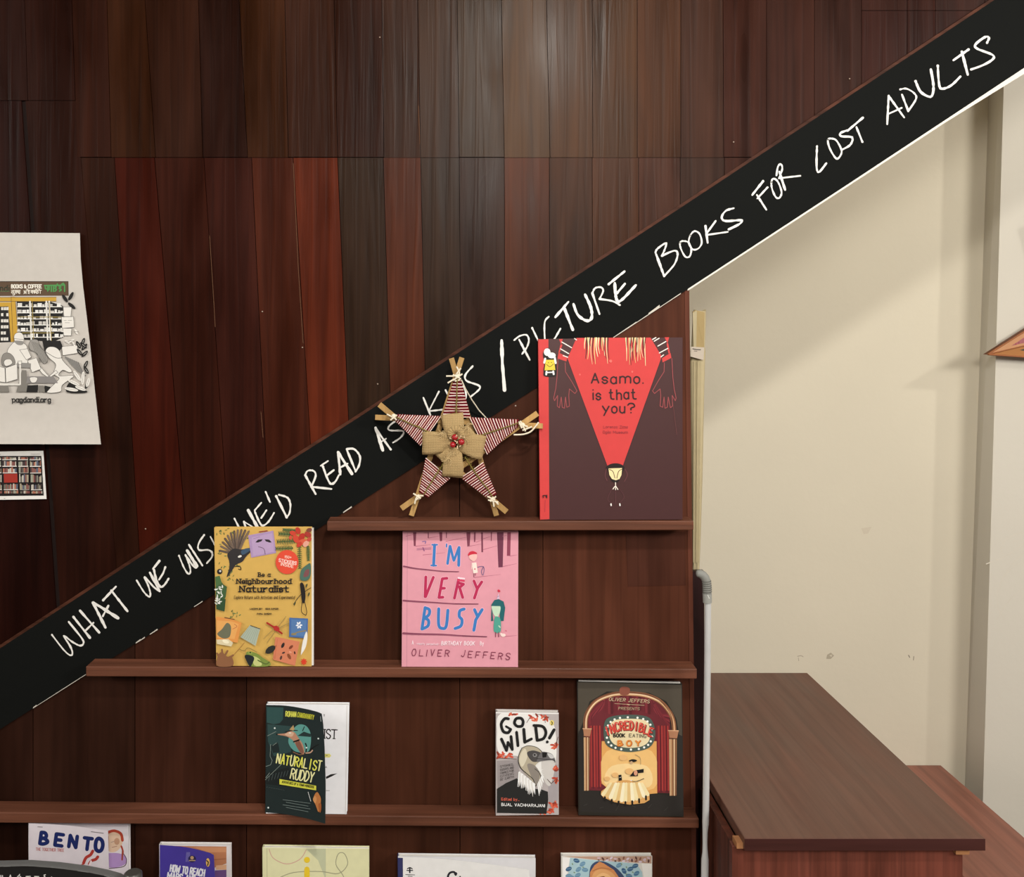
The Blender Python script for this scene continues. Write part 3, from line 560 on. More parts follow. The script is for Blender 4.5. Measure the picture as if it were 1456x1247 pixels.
A.poly('7a8a3c', [(345, 1090), (375, 1080), (430, 1095), (480, 1130), (540, 1170), (520, 1198), (380, 1198), (350, 1150)], True); A.poly('c2c47a', [(400, 1120), (450, 1140), (470, 1190), (410, 1190)], True)
A.poly('1f2426', [(335, 1110), (380, 1110), (410, 1135), (385, 1195), (370, 1195), (345, 1150)], True); A.ell('8e9c48', 378, 1090, 18, 12); A.ell(BK, 378, 1088, 6); A.line('5c6a30', 10, [(440, 1150), (500, 1180), (530, 1165)], True); A.line('7a6a3a', 4, [(290, 1060), (330, 1075), (360, 1050), (430, 1085)], True)
A.ell('d63c24', 809, 1162, 13)
for i in range(8): A.ell('d63c24', 809 + 17 * math.cos(i * .785), 1162 + 19 * math.sin(i * .785), 9, 6, i * 45, 8)
b.done()

# pink picture book
b = Book('pink hardback picture book with large blue and red hand-drawn capitals on the second ledge', [(573.5, 755.5), (737, 755.5), (736.5, 948.5), (572, 948)], -.047, -.024, .012, 'dc969f', rough=.5)
A = b.art((560, 740, 5.8)); PB, PD, BL, CR = 'd98f9b', '7d3a4c', '3877b4', 'b6274f'
A.line('c07f8a', 4, [(112, 95), (106, 1205)]); A.line('eeb4bc', 3, [(80, 97), (1025, 97)])
for q, c in (([(158, 97), (184, 97), (180, 210), (165, 212)], PD), ([(280, 97), (288, 97), (288, 145), (280, 145)], PD), ([(375, 97), (400, 97), (398, 170), (380, 172)], PD), ([(430, 97), (438, 97), (436, 145), (431, 145)], PD), ([(598, 97), (632, 97), (625, 215), (606, 217)], PD), ([(660, 97), (676, 97), (672, 178), (660, 178)], '8a4456'), ([(720, 97), (734, 97), (736, 262), (722, 262)], PD), ([(800, 97), (810, 97), (806, 170), (800, 170)], '8a4456'), ([(850, 97), (905, 97), (898, 385), (862, 387)], '6d3246'), ([(936, 97), (965, 97), (960, 292), (932, 292)], '8a3c50')): A.poly(c, q)
for q in ([(100, 130), (160, 118)], [(180, 213), (300, 200)], [(240, 285), (420, 266)], [(285, 146), (372, 128)], [(430, 172), (600, 138)], [(610, 215), (720, 195)], [(738, 240), (850, 210)], [(740, 150), (800, 132)], [(900, 380), (1012, 356)], [(958, 294), (1015, 284)], [(665, 470), (880, 446)], [(680, 178), (720, 165)], [(900, 130), (935, 122)], [(905, 958), (1015, 948)]): A.line('b86a7a', 6, q, taper=.4)
A.line('6a5a90', 6, [(235, 175), (262, 172), (258, 190)], True)
for y in (232, 243): A.line('8a4a72', 4, [(190, y), (305, y - 6)])
A.line('8a4a72', 9, [(240, 225), (250, 250)])
def cap(m, wd, *strokes):
    for st in strokes: A.line(m, wd, [p for p in st if p], len(st) > 3)
HALO = 'ecb0bc'
for m, d in ((HALO, 10), (BL, 0)):
    cap(m, 24 + d, [(336, 202), (328, 370)]); cap(m, 13 + d, [(316, 200), (358, 200)], [(308, 370), (350, 372)]); cap(m, 12 + d, [(436, 195), (434, 218)])
    cap(m, 22 + d, [(463, 212), (443, 355)]); cap(m, 20 + d, [(465, 212), (494, 330)], [(496, 330), (535, 225)]); cap(m, 24 + d, [(538, 222), (535, 370)])
    for st in ([(258, 718), (232, 895)], [(258, 720), (292, 735), (290, 775), (256, 805)], [(256, 805), (286, 825), (280, 870), (232, 895)], [(370, 728), (370, 860), (400, 890), (432, 870), (446, 740)], [(580, 730), (545, 745), (540, 790), (562, 820), (552, 870), (505, 890)], [(665, 735), (690, 790)], [(728, 735), (675, 820), (660, 905)]): A.line(m, 25 + d, st, len(st) > 3)
for m, d in ((HALO, 9), (CR, 0)):
    for st in ([(264, 465), (258, 628)], [(326, 468), (262, 628)], [(400, 480), (372, 635)], [(402, 480), (438, 476)], [(390, 560), (418, 558)], [(372, 635), (405, 632)], [(535, 480), (500, 640)], [(540, 545), (568, 635)], [(535, 515), (575, 525), (545, 550)], [(660, 498), (686, 560)], [(725, 506), (690, 560), (664, 640)]): A.line(m, 23 + d, st)
A.poly('f4d8dc', [(530, 466), (588, 474), (585, 486), (526, 480)]); A.poly('d23a5c', [(524, 484), (585, 490), (584, 505), (522, 500)])
for q, wd in (([(82, 378), (180, 396), (260, 404), (400, 418), (535, 422)], 13), ([(80, 660), (190, 668), (330, 676), (500, 686), (695, 688)], 14), ([(78, 930), (200, 936), (400, 940), (560, 950), (765, 958)], 17)):
    A.line('7a3a4e', wd, q, True, taper=.5); A.line('9a5468', wd * .35, [(x, y + 3) for x, y in q[:4]], True)
A.poly('c8283c', [(612, 290), (622, 262), (650, 252), (678, 262), (685, 275), (650, 285)], True); A.poly('f0b9ae', [(622, 288), (680, 278), (684, 310), (660, 335), (630, 320)], True)
A.poly('f2dccc', [(642, 350), (680, 345), (692, 430), (656, 436)]); A.ell('c8405a', 668, 400, 6); A.line('7d3a4c', 5, [(660, 436), (660, 466)]); A.line('7d3a4c', 5, [(672, 436), (672, 452)]); A.line('6a5a80', 5, [(690, 385), (730, 378), (745, 400), (735, 450), (722, 420), (740, 380)], True); A.line('e8c0b8', 8, [(645, 365), (640, 400)])
A.poly('1f5f62', [(802, 830), (806, 690), (830, 655), (865, 648), (905, 668), (918, 720), (905, 828), (876, 826), (872, 760), (812, 750), (820, 826)], False)
A.poly('c0d8b8', [(810, 702), (875, 704), (874, 760), (852, 796), (826, 780), (812, 745)], True); A.line('1f5f62', 9, [(806, 700), (880, 702)]); A.line('dca0a8', 3, [(855, 775), (866, 768)])
A.poly('4f9c88', [(832, 800), (848, 790), (876, 806), (884, 860), (876, 922), (828, 918), (824, 850)], True); A.line('c0d8b8', 9, [(876, 880), (866, 868)]); A.line('7d3a4c', 7, [(840, 920), (838, 958)]); A.line('7d3a4c', 7, [(862, 920), (864, 958)])
A.ell('f2d4c8', 902, 945, 20, 14); A.ell('f2d4c8', 885, 935, 9); A.line('e8a0a0', 6, [(895, 920), (898, 905)]); A.line('c8405a', 5, [(922, 905), (928, 912)])
A.poly('d8b8c8', [(848, 648), (862, 600), (874, 646)]); A.line('5a6a90', 3, [(854, 630), (868, 622)]); A.ell('cc3048', 866, 580, 13, 10, 40)
A.text('f0dcdc', 'A', 150, 1020, 162, h=30, wd=4); A.text('e8ccd0', '(nearly perpetual)', 184, 1022, 375, 1026, h=16, wd=3); A.text('f4e4e4', 'BIRTHDAY BOOK', 392, 1026, 665, h=30, wd=4.5, slant=.1); A.text('f0dcdc', 'By', 712, 1026, 740, h=30, wd=4)
A.text('7a2a44', 'OLIVER', 148, 1114, 452, 1118, h=52, wd=6, jit=.06, slant=.12, gap=4); A.text('7a2a44', 'JEFFERS', 556, 1122, 952, 1146, h=52, wd=6, jit=.06, slant=.12, gap=4)
b.done()

# paperback with a vulture
b = Book('small paperback with a vulture portrait and thick black lettering, on the third ledge', [(706, 1012), (794.5, 1013.5), (794.5, 1158.5), (706, 1159.5)], -.047, -.028, .014, 'b5aaa4', bleed=(0, 0, 0, 0))
A = b.art((695, 1000, 7.336)); OR, BK = 'd2543c', '191817'
A.poly('e9e4da', [(120, 110), (430, 105), (640, 180), (700, 330), (690, 640), (560, 720), (330, 560), (110, 520), (85, 300)], True); A.line('f0ebe2', 12, [(78, 98), (724, 106)])
A.poly('9a908c', [(85, 600), (300, 590), (330, 780), (90, 890)]); A.poly('a49a98', [(600, 620), (722, 640), (722, 1000), (640, 1160)]); A.poly('cfc8be', [(560, 560), (690, 600), (640, 860), (560, 760)], True)
rr = random.Random(5)
for cx, cy, n, sp in ((470, 150, 7, 55), (580, 160, 6, 45), (250, 105, 4, 60), (690, 450, 7, 42), (120, 540, 9, 42), (200, 555, 5, 50), (705, 680, 7, 40), (690, 800, 8, 42), (680, 1040, 10, 55), (560, 1140, 8, 40), (640, 1130, 6, 50)):
    for i in range(n):
        a = rr.uniform(0, 360); x = min(705, max(95, cx + rr.uniform(-sp, sp) * .7)); y = min(1150, max(115, cy + rr.uniform(-sp, sp) * .6)); A.ell((OR, 'b8452f', 'dc6a4c', '8a3a2c')[i % 4 if cy < 900 else (i + 1) % 4], x, y, 26, 11, a, 9)
for q in ([(440, 130), (395, 200)], [(575, 120), (590, 200)], [(700, 420), (722, 350)], [(610, 790), (650, 835), (690, 800)], [(100, 570), (290, 580)]): A.line('5a3a30', 5, q)
A.ell('e8d070', 658, 202, 22, 28); A.line(BK, 9, [(652, 190), (662, 202), (656, 222)], True)
for st, wd in (([(205, 160), (165, 160), (130, 215), (150, 290), (200, 305), (228, 270)], 30), ([(228, 268), (180, 240)], 24), ([(290, 235), (268, 205), (285, 160), (335, 155), (358, 190), (345, 235), (300, 240)], 30),
    ([(132, 372), (185, 490)], 31), ([(187, 490), (200, 405)], 27), ([(200, 405), (245, 480)], 27), ([(245, 480), (232, 345)], 30), ([(290, 300), (304, 440)], 30), ([(365, 270), (375, 405)], 32), ([(375, 405), (445, 370)], 28), ([(488, 240), (505, 385)], 32), ([(470, 230), (560, 240), (595, 300), (570, 365), (505, 385)], 30), ([(680, 275), (632, 360)], 32), ([(608, 402), (610, 400)], 30)):
    A.line(BK, wd, st, len(st) > 3)
A.poly('232321', [(85, 890), (180, 830), (290, 780), (420, 880), (560, 900), (615, 920), (620, 1000), (600, 1150), (85, 1140)], False)
A.poly('b5a88e', [(312, 620), (310, 540), (345, 465), (410, 440), (490, 455), (550, 500), (540, 590), (490, 640), (480, 700), (540, 720), (520, 820), (480, 860), (440, 790), (370, 720)], True)
A.poly('d6cbb0', [(318, 600), (335, 520), (380, 470), (400, 560), (350, 660)], True); A.poly('8c8276', [(400, 640), (470, 640), (530, 730), (500, 850), (455, 790)], True)
A.poly('4a4644', [(400, 510), (470, 490), (560, 520), (600, 545), (560, 590), (470, 610), (420, 570)], True); A.ell('8a8682', 480, 538, 22, 20); A.ell('2a2827', 478, 536, 11)
A.poly('6a6664', [(545, 510), (610, 510), (660, 530), (690, 580), (690, 612), (660, 590), (560, 600), (500, 605)], True); A.poly('c9c6c0', [(610, 520), (655, 530), (680, 565), (640, 570)], True); A.poly(BK, [(555, 512), (608, 508), (600, 560), (560, 566)]); A.line(BK, 6, [(500, 575), (580, 580), (680, 590), (690, 615)], True)
A.line('2a2826', 8, [(345, 465), (308, 560), (325, 660), (400, 735), (460, 790), (485, 862)], True); A.line('2a2826', 6, [(485, 862), (535, 800), (530, 730), (480, 680)], True); A.line('2a2826', 6, [(345, 465), (410, 440), (500, 458), (555, 505)], True)
for i in range(16):
    t = i / 15; x, y = 320 + 150 * t, 720 + 120 * t; A.line(('f2efe8', 'dcd6cc', 'e8e4da')[i % 3], 24, [(x, y), (x - 18 + 30 * t, y + 120 + rr.uniform(-20, 30))], taper=.15)
for i in range(7): A.line(('f2efe8', 'd8d2c8')[i % 2], 22, [(515 + i * 6, 840 - i * 12), (525 + i * 8, 960 - i * 22)], taper=.15)
for i in range(5): A.line('ece8de', 14, [(530 + i * 6, 700 + i * 12), (565 + i * 4, 690 + i * 26)], taper=.2)
for i, t in enumerate(('STORIES,', 'ESSAYS AND', 'COMICS FOR', 'CITIZENS', 'OF EARTH')): A.text('453f3c', t, 122, 668 + i * 34, 262, 642 + i * 32, h=20, wd=3)
A.text('d2604a', 'Edited by...', 132, 1008, 318, 1012, h=26, wd=5); A.text('efece4', 'BIJAL VACHHARAJANI', 132, 1064, 582, 1078, h=28, wd=5, gap=1.8)
b.done()

# theatre picture book
b = Book('dark picture book with a red-curtained theatre stage, right end of the third ledge', [(821.5, 969), (970, 972), (972, 1161.5), (823.5, 1159)], -.047, -.025, .008, '2b2822', bleed=(0, .0032, -.002, 0), rough=.35)
A = b.art((810, 955, 5.667)); 
A.poly('4c4438', [(66, 84), (902, 108), (906, 600), (880, 500), (860, 380), (780, 240), (640, 170), (300, 160), (160, 240), (110, 400), (70, 500)])
A.poly('2a2622', [(72, 480), (110, 470), (118, 960), (860, 998), (868, 500), (908, 520), (916, 1160), (80, 1128)])
A.poly('6b262c', [(130, 470), (150, 340), (220, 250), (330, 195), (470, 180), (620, 195), (730, 250), (800, 340), (815, 480), (818, 980), (130, 955)])
A.poly('e0a35a', [(258, 560), (700, 560), (706, 980), (600, 990), (330, 960), (256, 900)]); A.poly('ecbc74', [(300, 640), (660, 640), (680, 940), (280, 920)], True); A.poly('f2d092', [(340, 760), (620, 760), (640, 930), (300, 920)], True)
for x0, x1, y1 in ((160, 252, 938), (704, 800, 968)):           # curtains
    for i in range(8):
        x = x0 + (x1 - x0) * (i + .5) / 8; A.line(('7c262a', '9c3430', '5e1e24', 'a83a34')[i % 4], (x1 - x0) / 8 + 1, [(x - 4, 440), (x, 700), (x + 2, y1 - (i % 2) * 14)])
for i in range(7): A.line(('7a2a30', '8c343a', '5a2026')[i % 3], 16, [(290 - i * 4, 210 + i * 6), (255 - i * 14, 300 + i * 8), (150 + i * 2, 345 + i * 12)], True); A.line(('7a2a30', '8c343a', '5a2026')[i % 3], 16, [(650 + i * 6, 215 + i * 8), (700 + i * 10, 330 + i * 8), (800, 350 + i * 13)], True)
for i in range(16): A.line(('6a242a', '7c2c32', '561c22')[i % 3], 18, [(290 + i * 25, 195), (292 + i * 25, 320 + 15 * math.sin(i))])
arch = [(128, 470), (136, 350), (205, 245), (320, 190), (440, 176), (600, 188), (720, 235), (800, 320), (834, 400), (842, 505)]
A.line('8c5a3c', 36, arch, True); A.line('d8a878', 14, [(x + 2, y + 6) for x, y in arch], True); A.line('f0d6b0', 5, [(x + 4, y + 2) for x, y in arch[:7]], True); A.line('5c3626', 5, [(x - 8, y - 12) for x, y in arch], True)
A.poly('8a4e3c', [(400, 150), (412, 126), (440, 120), (475, 128), (485, 150), (470, 185), (410, 185)], True)
for x0, x1, y0, y1 in ((112, 160, 530, 955), (800, 862, 545, 995)):
    A.poly('a87850', [(x0, y0), (x1, y0), (x1 - 2, y1), (x0 + 6, y1)])
    for i in range(5): A.line(('d9b184', 'c49468', '8c5c3c', 'e4c49a', '7a4e34')[i], (x1 - x0) / 7, [(x0 + (x1 - x0) * (i + .6) / 5.4, y0), (x0 + 3 + (x1 - x0) * (i + .6) / 5.6, y1)])
    A.poly('b07a58', [(x0 - 6, y0 - 75), (x1 + 16, y0 - 72), (x1 + 12, y0 - 55), (x1 + 2, y0 - 10), (x0 + 2, y0 - 12), (x0 - 2, y0 - 55)]); A.line('d8a880', 7, [(x0 - 6, y0 - 72), (x1 + 14, y0 - 70)]); A.line('7c4a34', 5, [(x0, y0 - 12), (x1, y0 - 8)])
A.text('c9b08a', 'OLIVER JEFFERS', 316, 232, 640, 252, h=26, wd=4, slant=.15); A.line('c9b08a', 3, [(362, 256), (600, 270)]); A.text('b09878', 'PRESENTS', 392, 304, 560, 308, h=20, wd=3.4, slant=.1); A.line('c9b08a', 6, [(462, 262), (480, 266)])
A.poly('4c5a50', [(275, 430), (320, 365), (470, 345), (620, 360), (675, 420), (688, 520), (640, 610), (500, 645), (360, 625), (285, 570)], True); A.poly('e6d2a4', [(318, 470), (350, 395), (480, 378), (610, 392), (642, 450), (640, 550), (580, 600), (470, 612), (370, 590), (325, 540)], True)
for i in range(22):
    a = 2 * math.pi * (i + .4) / 22; cx = 480 + 183 * math.copysign(abs(math.cos(a)) ** .75, math.cos(a)); cy = 496 + 130 * math.copysign(abs(math.sin(a)) ** .75, math.sin(a)); A.ell('f4f0e2', cx, cy, 9)
for i, ch in enumerate('INCREDIBLE'):
    t = (i - 4.5) / 4.5; x = 476 + t * 172; y = 452 + 48 * t * t; up_ = [(17, 66)]; x2 = x - 10 + t * 8
    for m, dx, dy, wd in (('6a1e1e', 5, 4, 15), ('d24a3c', 0, 0, 12), ):
        A.text(m, ch, x - 13 + dx - t * 6, y + 12 + dy, x + 13 + dx - t * 6, y + 12 + dy + t * 8, h=66 if ch != 'I' else 66, wd=wd)
    A.line('f0b8a0', 3, [(x - 12 - t * 6, y - 50), (x + 6 - t * 6, y - 50 + t * 5)])
A.text('2a2620', 'BOOK', 352, 524, 442, h=26, wd=8); A.text('6a6250', 'EATING', 478, 524, 616, 530, h=26, wd=5)
for i, ch in enumerate('BOY'): A.text('b5561e', ch, 388 + i * 72, 594, 424 + i * 72, h=38, wd=14); A.text('e8933c', ch, 386 + i * 72, 591, 420 + i * 72, h=36, wd=8)
for x, y, r in ((430, 690, 40), (480, 800, 42), (365, 830, 34), (300, 860, 30)): A.ell('e6b473', x, y, r * .8, r * .6)
A.poly(BK, [(475, 716), (505, 702), (542, 712), (515, 726)], True); A.ell('c9a27a', 496, 730, 12); A.line('a08a64', 4, [(525, 665), (565, 690), (570, 745)], True)
A.poly(BK, [(482, 840), (512, 800), (535, 790), (595, 780), (594, 810), (548, 815), (548, 838)]); A.ell('d89a78', 530, 812, 15, 22)
A.poly(BK, [(392, 830), (415, 826), (420, 870), (435, 900), (395, 888)]); A.line('e8e0d0', 3, [(400, 850), (414, 846)]); A.line(BK, 5, [(430, 890), (480, 880), (540, 880), (596, 858)], True); A.line(BK, 4, [(415, 930), (480, 932)])
A.poly('ebe4d8', [(470, 880), (500, 866), (512, 900), (496, 936), (472, 930)]); A.poly(BK, [(500, 870), (518, 900), (514, 980), (498, 930)]); A.line(BK, 6, [(482, 930), (490, 1000)])
ped = [(250, 985)] + [(252 + 388 * i / 18, 960 - 90 * math.sin(math.pi * i / 18)) for i in range(19)] + [(642, 1030), (600, 1055), (480, 1068), (360, 1048), (270, 1010)]
A.poly('d8a05c', ped)
for i in range(13):
    t = i / 12; A.line(('f0dca6', 'e2bc7a', 'f6e8c0')[i % 3], 24, [(330 + 250 * t, 900), (268 + 358 * t, 985 + 50 * math.sin(math.pi * t))], taper=1.3)
for i in range(7):
    t = i / 6; x, y = 282 + 330 * t, 985 + 62 * math.sin(math.pi * (.12 + .8 * t)); A.line('1e1a16', 15, [(x, y + 2), (x + 1, y + 26)]); A.ell('1e1a16', x, y, 8)
for i in range(6): A.line('4a4640', 2.5, [(110 + i * 130, 1075 + (i % 3) * 20), (140 + i * 130, 1062 + (i % 2) * 25)])
b.done()

# opened paperbacks: a bent front cover standing away from the pages
def sheet(mb, surf, fx0, fx1, fy0, fy1, m, nx=14, ny=10, thick=.0006):
    """thin bent sheet on a surface; left/right edges fx(t down), top/bottom edges fy(s across)"""
    fr, bk = [], []
    for j in range(ny + 1):
        for i in range(nx + 1):
            s, t = i / nx, j / ny; y0, y1 = fy0(s), fy1(s); y = y0 + (y1 - y0) * t; x = fx0(t) + (fx1(t) - fx0(t)) * s
            p = surf.pt(x, y); fr.append(p); bk.append(p + V((0, thick, 0)))
    w_ = nx + 1; n = len(fr); g = [(j * w_ + i, (j + 1) * w_ + i, (j + 1) * w_ + i + 1, j * w_ + i + 1) for j in range(ny) for i in range(nx)]
    mb.mesh(fr + bk, g + [tuple(n + k for k in f[::-1]) for f in g], m, True)
    rim = [i for i in range(w_)] + [j * w_ + nx for j in range(1, ny + 1)] + [ny * w_ + i for i in range(nx - 1, -1, -1)] + [j * w_ for j in range(ny - 1, 0, -1)]
    mb.mesh(fr + bk, [(rim[k], rim[(k + 1) % len(rim)], n + rim[(k + 1) % len(rim)], n + rim[k]) for k in range(len(rim))], m)
def crv(*pts): return lambda s: interp(pts, s) if len(pts) < 3 else next(y for y in [interp(catmull(list(pts), k=8), s)])

# dark green comic with its cover folded forward, white title page behind
b = Book('dark green comic with yellow lettering, cover bent open, on the third ledge', [(379, 1001), (496, 1002), (493, 1157.6), (378, 1156.6)], -.0475, -.024, .012, 'efebe8', spine='20302d', cover_part='title_page')
A = b.art((365, 990, 6.564)); BK = '1f1c1a'
A.line('d8d2cc', 8, [(842, 90), (828, 1100)]); A.text(BK, 'Y', 625, 190, 634, h=20, wd=4); A.text(BK, 'IST', 632, 392, 740, 396, h=82, wd=11, slab=True); A.poly('e2d878', [(625, 538), (680, 536), (696, 555), (680, 572), (625, 570)]); A.line('4a4428', 5, [(645, 552), (660, 552)])
A.text(BK, 'A', 640, 668, 654, h=14, wd=3); A.poly(BK, [(645, 752), (690, 728), (752, 720), (700, 748), (650, 772)]); A.line('6a6460', 4, [(648, 880), (680, 880)])
b.done()
XL, XR = 377.0, 463.5
def yd(px, py): t = max(0, min(1, (px - XL) / (XR - XL))); return -.0485 - .045 * t ** 1.35
S = Bent(yd); m = MB(); C0 = plain('222d2c', .4, .35)
rt = crv((0, 1014), (.3, 1060), (1, 1171.5))
fx1 = lambda t: interp([(0, 457.5), (.08, 459.5), (.3, 461.5), (.65, 463.2), (1, 462.6)], t)
fy0 = crv((0, 1002.6), (.35, 1003.5), (.7, 1008), (.93, 1012.5), (1, 1015)); fy1 = crv((0, 1155), (.35, 1158), (.7, 1164), (1, 1171.5))
sheet(m, S, lambda t: 379 - 2.5 * t * .6, fx1, fy0, fy1, C0)
A = Art(S, m, (365, 990, 6.564), 1e-4, 1.4e-5)
A.poly('31504c', [(94, 100), (250, 105), (245, 215), (215, 250), (160, 262), (94, 245)]); A.poly('2f4744', [(100, 260), (330, 280), (320, 520), (160, 560), (105, 420)]); A.poly('1f2a29', [(130, 460), (200, 430), (215, 520), (150, 530)]); A.poly('1c2221', [(88, 720), (300, 660), (330, 850), (88, 820)])
A.poly('5f9c90', [(298, 440), (310, 360), (360, 285), (410, 262), (470, 285), (505, 360), (500, 470), (470, 520), (360, 515)], True); A.poly('263634', [(440, 330), (505, 352), (505, 380), (380, 370)]); A.line('263634', 9, [(428, 322), (445, 285)])
A.poly('c08a6c', [(185, 355), (270, 345), (300, 325), (350, 335), (390, 390), (430, 450), (445, 530), (405, 525), (345, 420), (300, 385), (260, 370)], True); A.poly('8a5a48', [(360, 440), (400, 420), (440, 520), (410, 528)], True); A.poly('d8b090', [(262, 352), (310, 335), (345, 342), (330, 375), (290, 372)], True)
A.line('1c1a18', 8, [(265, 335), (330, 318), (380, 320)]); A.poly('b89868', [(305, 312), (342, 268), (352, 305), (350, 322)]); A.line('1c1a18', 14, [(345, 425), (395, 408)]); A.ell('1c1a18', 188, 356, 8); A.ell('e8e0d0', 310, 342, 12, 7); A.line('1c1a18', 12, [(455, 440), (465, 470), (460, 520)], True); A.line('c49a80', 12, [(460, 530), (500, 525), (520, 505)], True); A.line('161615', 14, [(500, 500), (540, 470), (580, 450)], True, taper=.4)
A.line('a8744e', 5, [(340, 520), (400, 545), (440, 540)], True)
for q in ([(85, 655), (130, 640), (145, 600), (125, 560), (130, 450)], [(100, 370), (180, 330)], [(80, 780), (235, 630)], [(150, 460), (185, 435)], [(85, 760), (120, 715)]): A.line('8a9488', 4, q)
for x, y in ((168, 298), (575, 395), (108, 1040), (465, 480)): A.ell('dfe6dc', x, y, 8)
for i in range(7): A.line('4a5452', 5, [(110 + i * 28, 790 - i * 8), (125 + i * 28, 730 - i * 6)])
YL = 'e6e25e'
A.text(YL, 'ROHAN', 270, 186, 365, 192, h=46, wd=7); A.text('c8c63c', 'CHAKRAVARTY', 378, 192, 530, 218, h=42, wd=5.5, gap=1.6)
for i, ch in enumerate('NATURALIST'):
    x = 178 + i * 42.5 - (8 if ch in 'IL' and i > 6 else 0) * 0; y = 622 + i * 7.6; A.text(YL if i % 3 else 'efe9a0', ch, x + 4, y, x + 33, y + 5, h=92 if i % 2 else 84, wd=12, jit=.03)
for i, ch in enumerate('RUDDY'): A.text('efe9a8', ch, 312 + i * 44, 765 + i * 8, 344 + i * 44, 772 + i * 8, h=92, wd=12)
A.poly('dcd94a', [(212, 772), (555, 835), (555, 878), (212, 822)]); A.text('4a481e', 'ADVENTURES OF A TOWN MONGOOSE', 235, 808, 535, 858, h=20, wd=4, gap=1.5)
for i in range(4): A.line('6f7a74', 5, [(245 + (i % 2) * 30, 965 + i * 24), (500 - (i % 2) * 20, 1000 + i * 26)])
for q, c in (([(530, 950), (560, 895), (585, 920), (600, 970), (580, 1080), (555, 1030)], 'c27a42'), ([(525, 960), (545, 930), (560, 960), (545, 1000)], 'd8965a'), ([(575, 1010), (600, 1000), (602, 1060), (588, 1085)], 'a85e30')): A.poly(c, q, True)
A.line('d8d8d0', 5, [(480, 895), (505, 980)])
for i in range(8): A.line('46524f', 4, [(90 + i * 22, 850 + i * 3), (104 + i * 22, 845 + i * 5)])
A.line('c8ccc8', 4, [(596, 190), (600, 235)])
m.build('front_cover', b.root)

# comic with thick blue capitals at the lower left
b = Book('white comic with thick dark blue capitals and bent cover, under the third ledge at left', [(41.2, 1169.5), (183, 1169), (184, 1355), (42, 1355)], -.044, -.02, .010, 'e9dfdd', cover_part='title_page')
A = b.art((0, 1140, 3.64)); 
A.line('d8cccb', 20, [(160, 122), (655, 120)])
A.poly('e8c6a4', [(555, 165), (600, 155), (630, 175), (632, 220), (600, 258), (560, 250)], True); A.line('b4442c', 14, [(555, 160), (590, 150), (625, 165), (634, 200)], True); A.line('b4442c', 9, [(628, 230), (636, 260), (628, 300)], True); A.line('8a3a28', 4, [(560, 180), (560, 240)])
A.ell('c89a78', 605, 205, 14, 18); A.line('b09080', 3, [(575, 210), (590, 205)]); A.line('b07860', 3, [(580, 236), (605, 230)])
A.poly('b894c4', [(545, 275), (600, 265), (645, 280), (650, 320), (600, 340), (545, 330)], True); A.line('5a3c50', 4, [(560, 345), (640, 335), (655, 300), (640, 270)], True); A.line('a4402c', 8, [(635, 250), (632, 300)])
b.done()
def yd2(px, py): t = max(0, (px - 41) / 115); return -.0475 - .02 * t ** 1.6
S = Bent(yd2); m = MB(); sheet(m, S, lambda t: 41 + t * .3, lambda t: 153.5 + 1.5 * min(1, t * 3), crv((0, 1170.5), (.5, 1174), (1, 1181.5)), lambda s: 1354 + 8 * s, plain('e3d6d6', .45, .3))
A = Art(S, m, (0, 1140, 3.64), 1e-4, 1.4e-5); NV = '1e2a60'
for i, (ch, x, y) in enumerate((('B', 200, 222), ('E', 278, 230), ('N', 350, 238), ('T', 424, 250))): A.text(NV, ch, x + 6, y - 6, x + 42 + (4 if ch == 'T' else 0), y - 1, h=58, wd=19)
A.line(NV, 20, [(494, 225), (500, 198), (513, 190), (528, 202), (532, 226), (524, 250), (510, 256), (497, 246)], True, True)
A.text('c2807c', 'THE TOGETHER TREE', 186, 252, 330, 258, h=14, wd=3); A.line('6a6060', 3, [(195, 130), (220, 131)]); A.line('7a7070', 4, [(472, 155), (535, 163)])
for q in ([(432, 318), (445, 290), (468, 275), (480, 255)], [(462, 322), (475, 305), (495, 298), (506, 285)], [(425, 330), (440, 345)]): A.line('b23a30', 15, q, True)
A.poly('f0dcd8', [(455, 335), (470, 300), (478, 312), (466, 338)])
m.build('front_cover', b.root)

# purple paperback
b = Book('purple paperback with white lettering, cover bent open over an orange inside page, bottom row', [(227.2, 1200.5), (327.7, 1201.5), (328.5, 1356), (228, 1356)], -.044, -.022, .010, 'dcd2cc', cover_part='inside_page')
A = b.art((0, 1140, 3.64))
A.poly('b87852', [(850, 228), (1172, 232), (1172, 320), (1100, 345), (1100, 270)]); A.poly('c88a60', [(1000, 234), (1170, 236), (1170, 260), (1080, 262)]); A.poly('d8a47c', [(1118, 330), (1172, 325), (1172, 352), (1118, 352)]); A.poly('6a4a78', [(1112, 355), (1172, 352), (1172, 640), (1112, 640)]); A.line('9a5e40', 4, [(1108, 300), (1170, 295)])
b.done()
def yd3(px, py): t = max(0, (px - 227) / 78); return -.0475 - .035 * t ** 1.5
S = Bent(yd3); m = MB(); sheet(m, S, lambda t: 227.2 + t * .4, lambda t: 304 + 2 * min(1, t * 4), crv((0, 1201.5), (.5, 1205), (.93, 1213), (1, 1216)), lambda s: 1356 + 10 * s, plain('4a3c94', .35, .4))
A = Art(S, m, (0, 1140, 3.64), 1e-4, 1.4e-5)
A.text('eae6f0', 'HOW TO REACH', 880, 360, 1056, 386, h=34, wd=7, gap=1.7); A.text('eae6f0', 'MARS AND', 866, 398, 1010, 418, h=32, wd=7)
for i in range(5): A.line('7a70b0', 3, [(966 + i * 4, 262), (962 + i * 5, 310)])
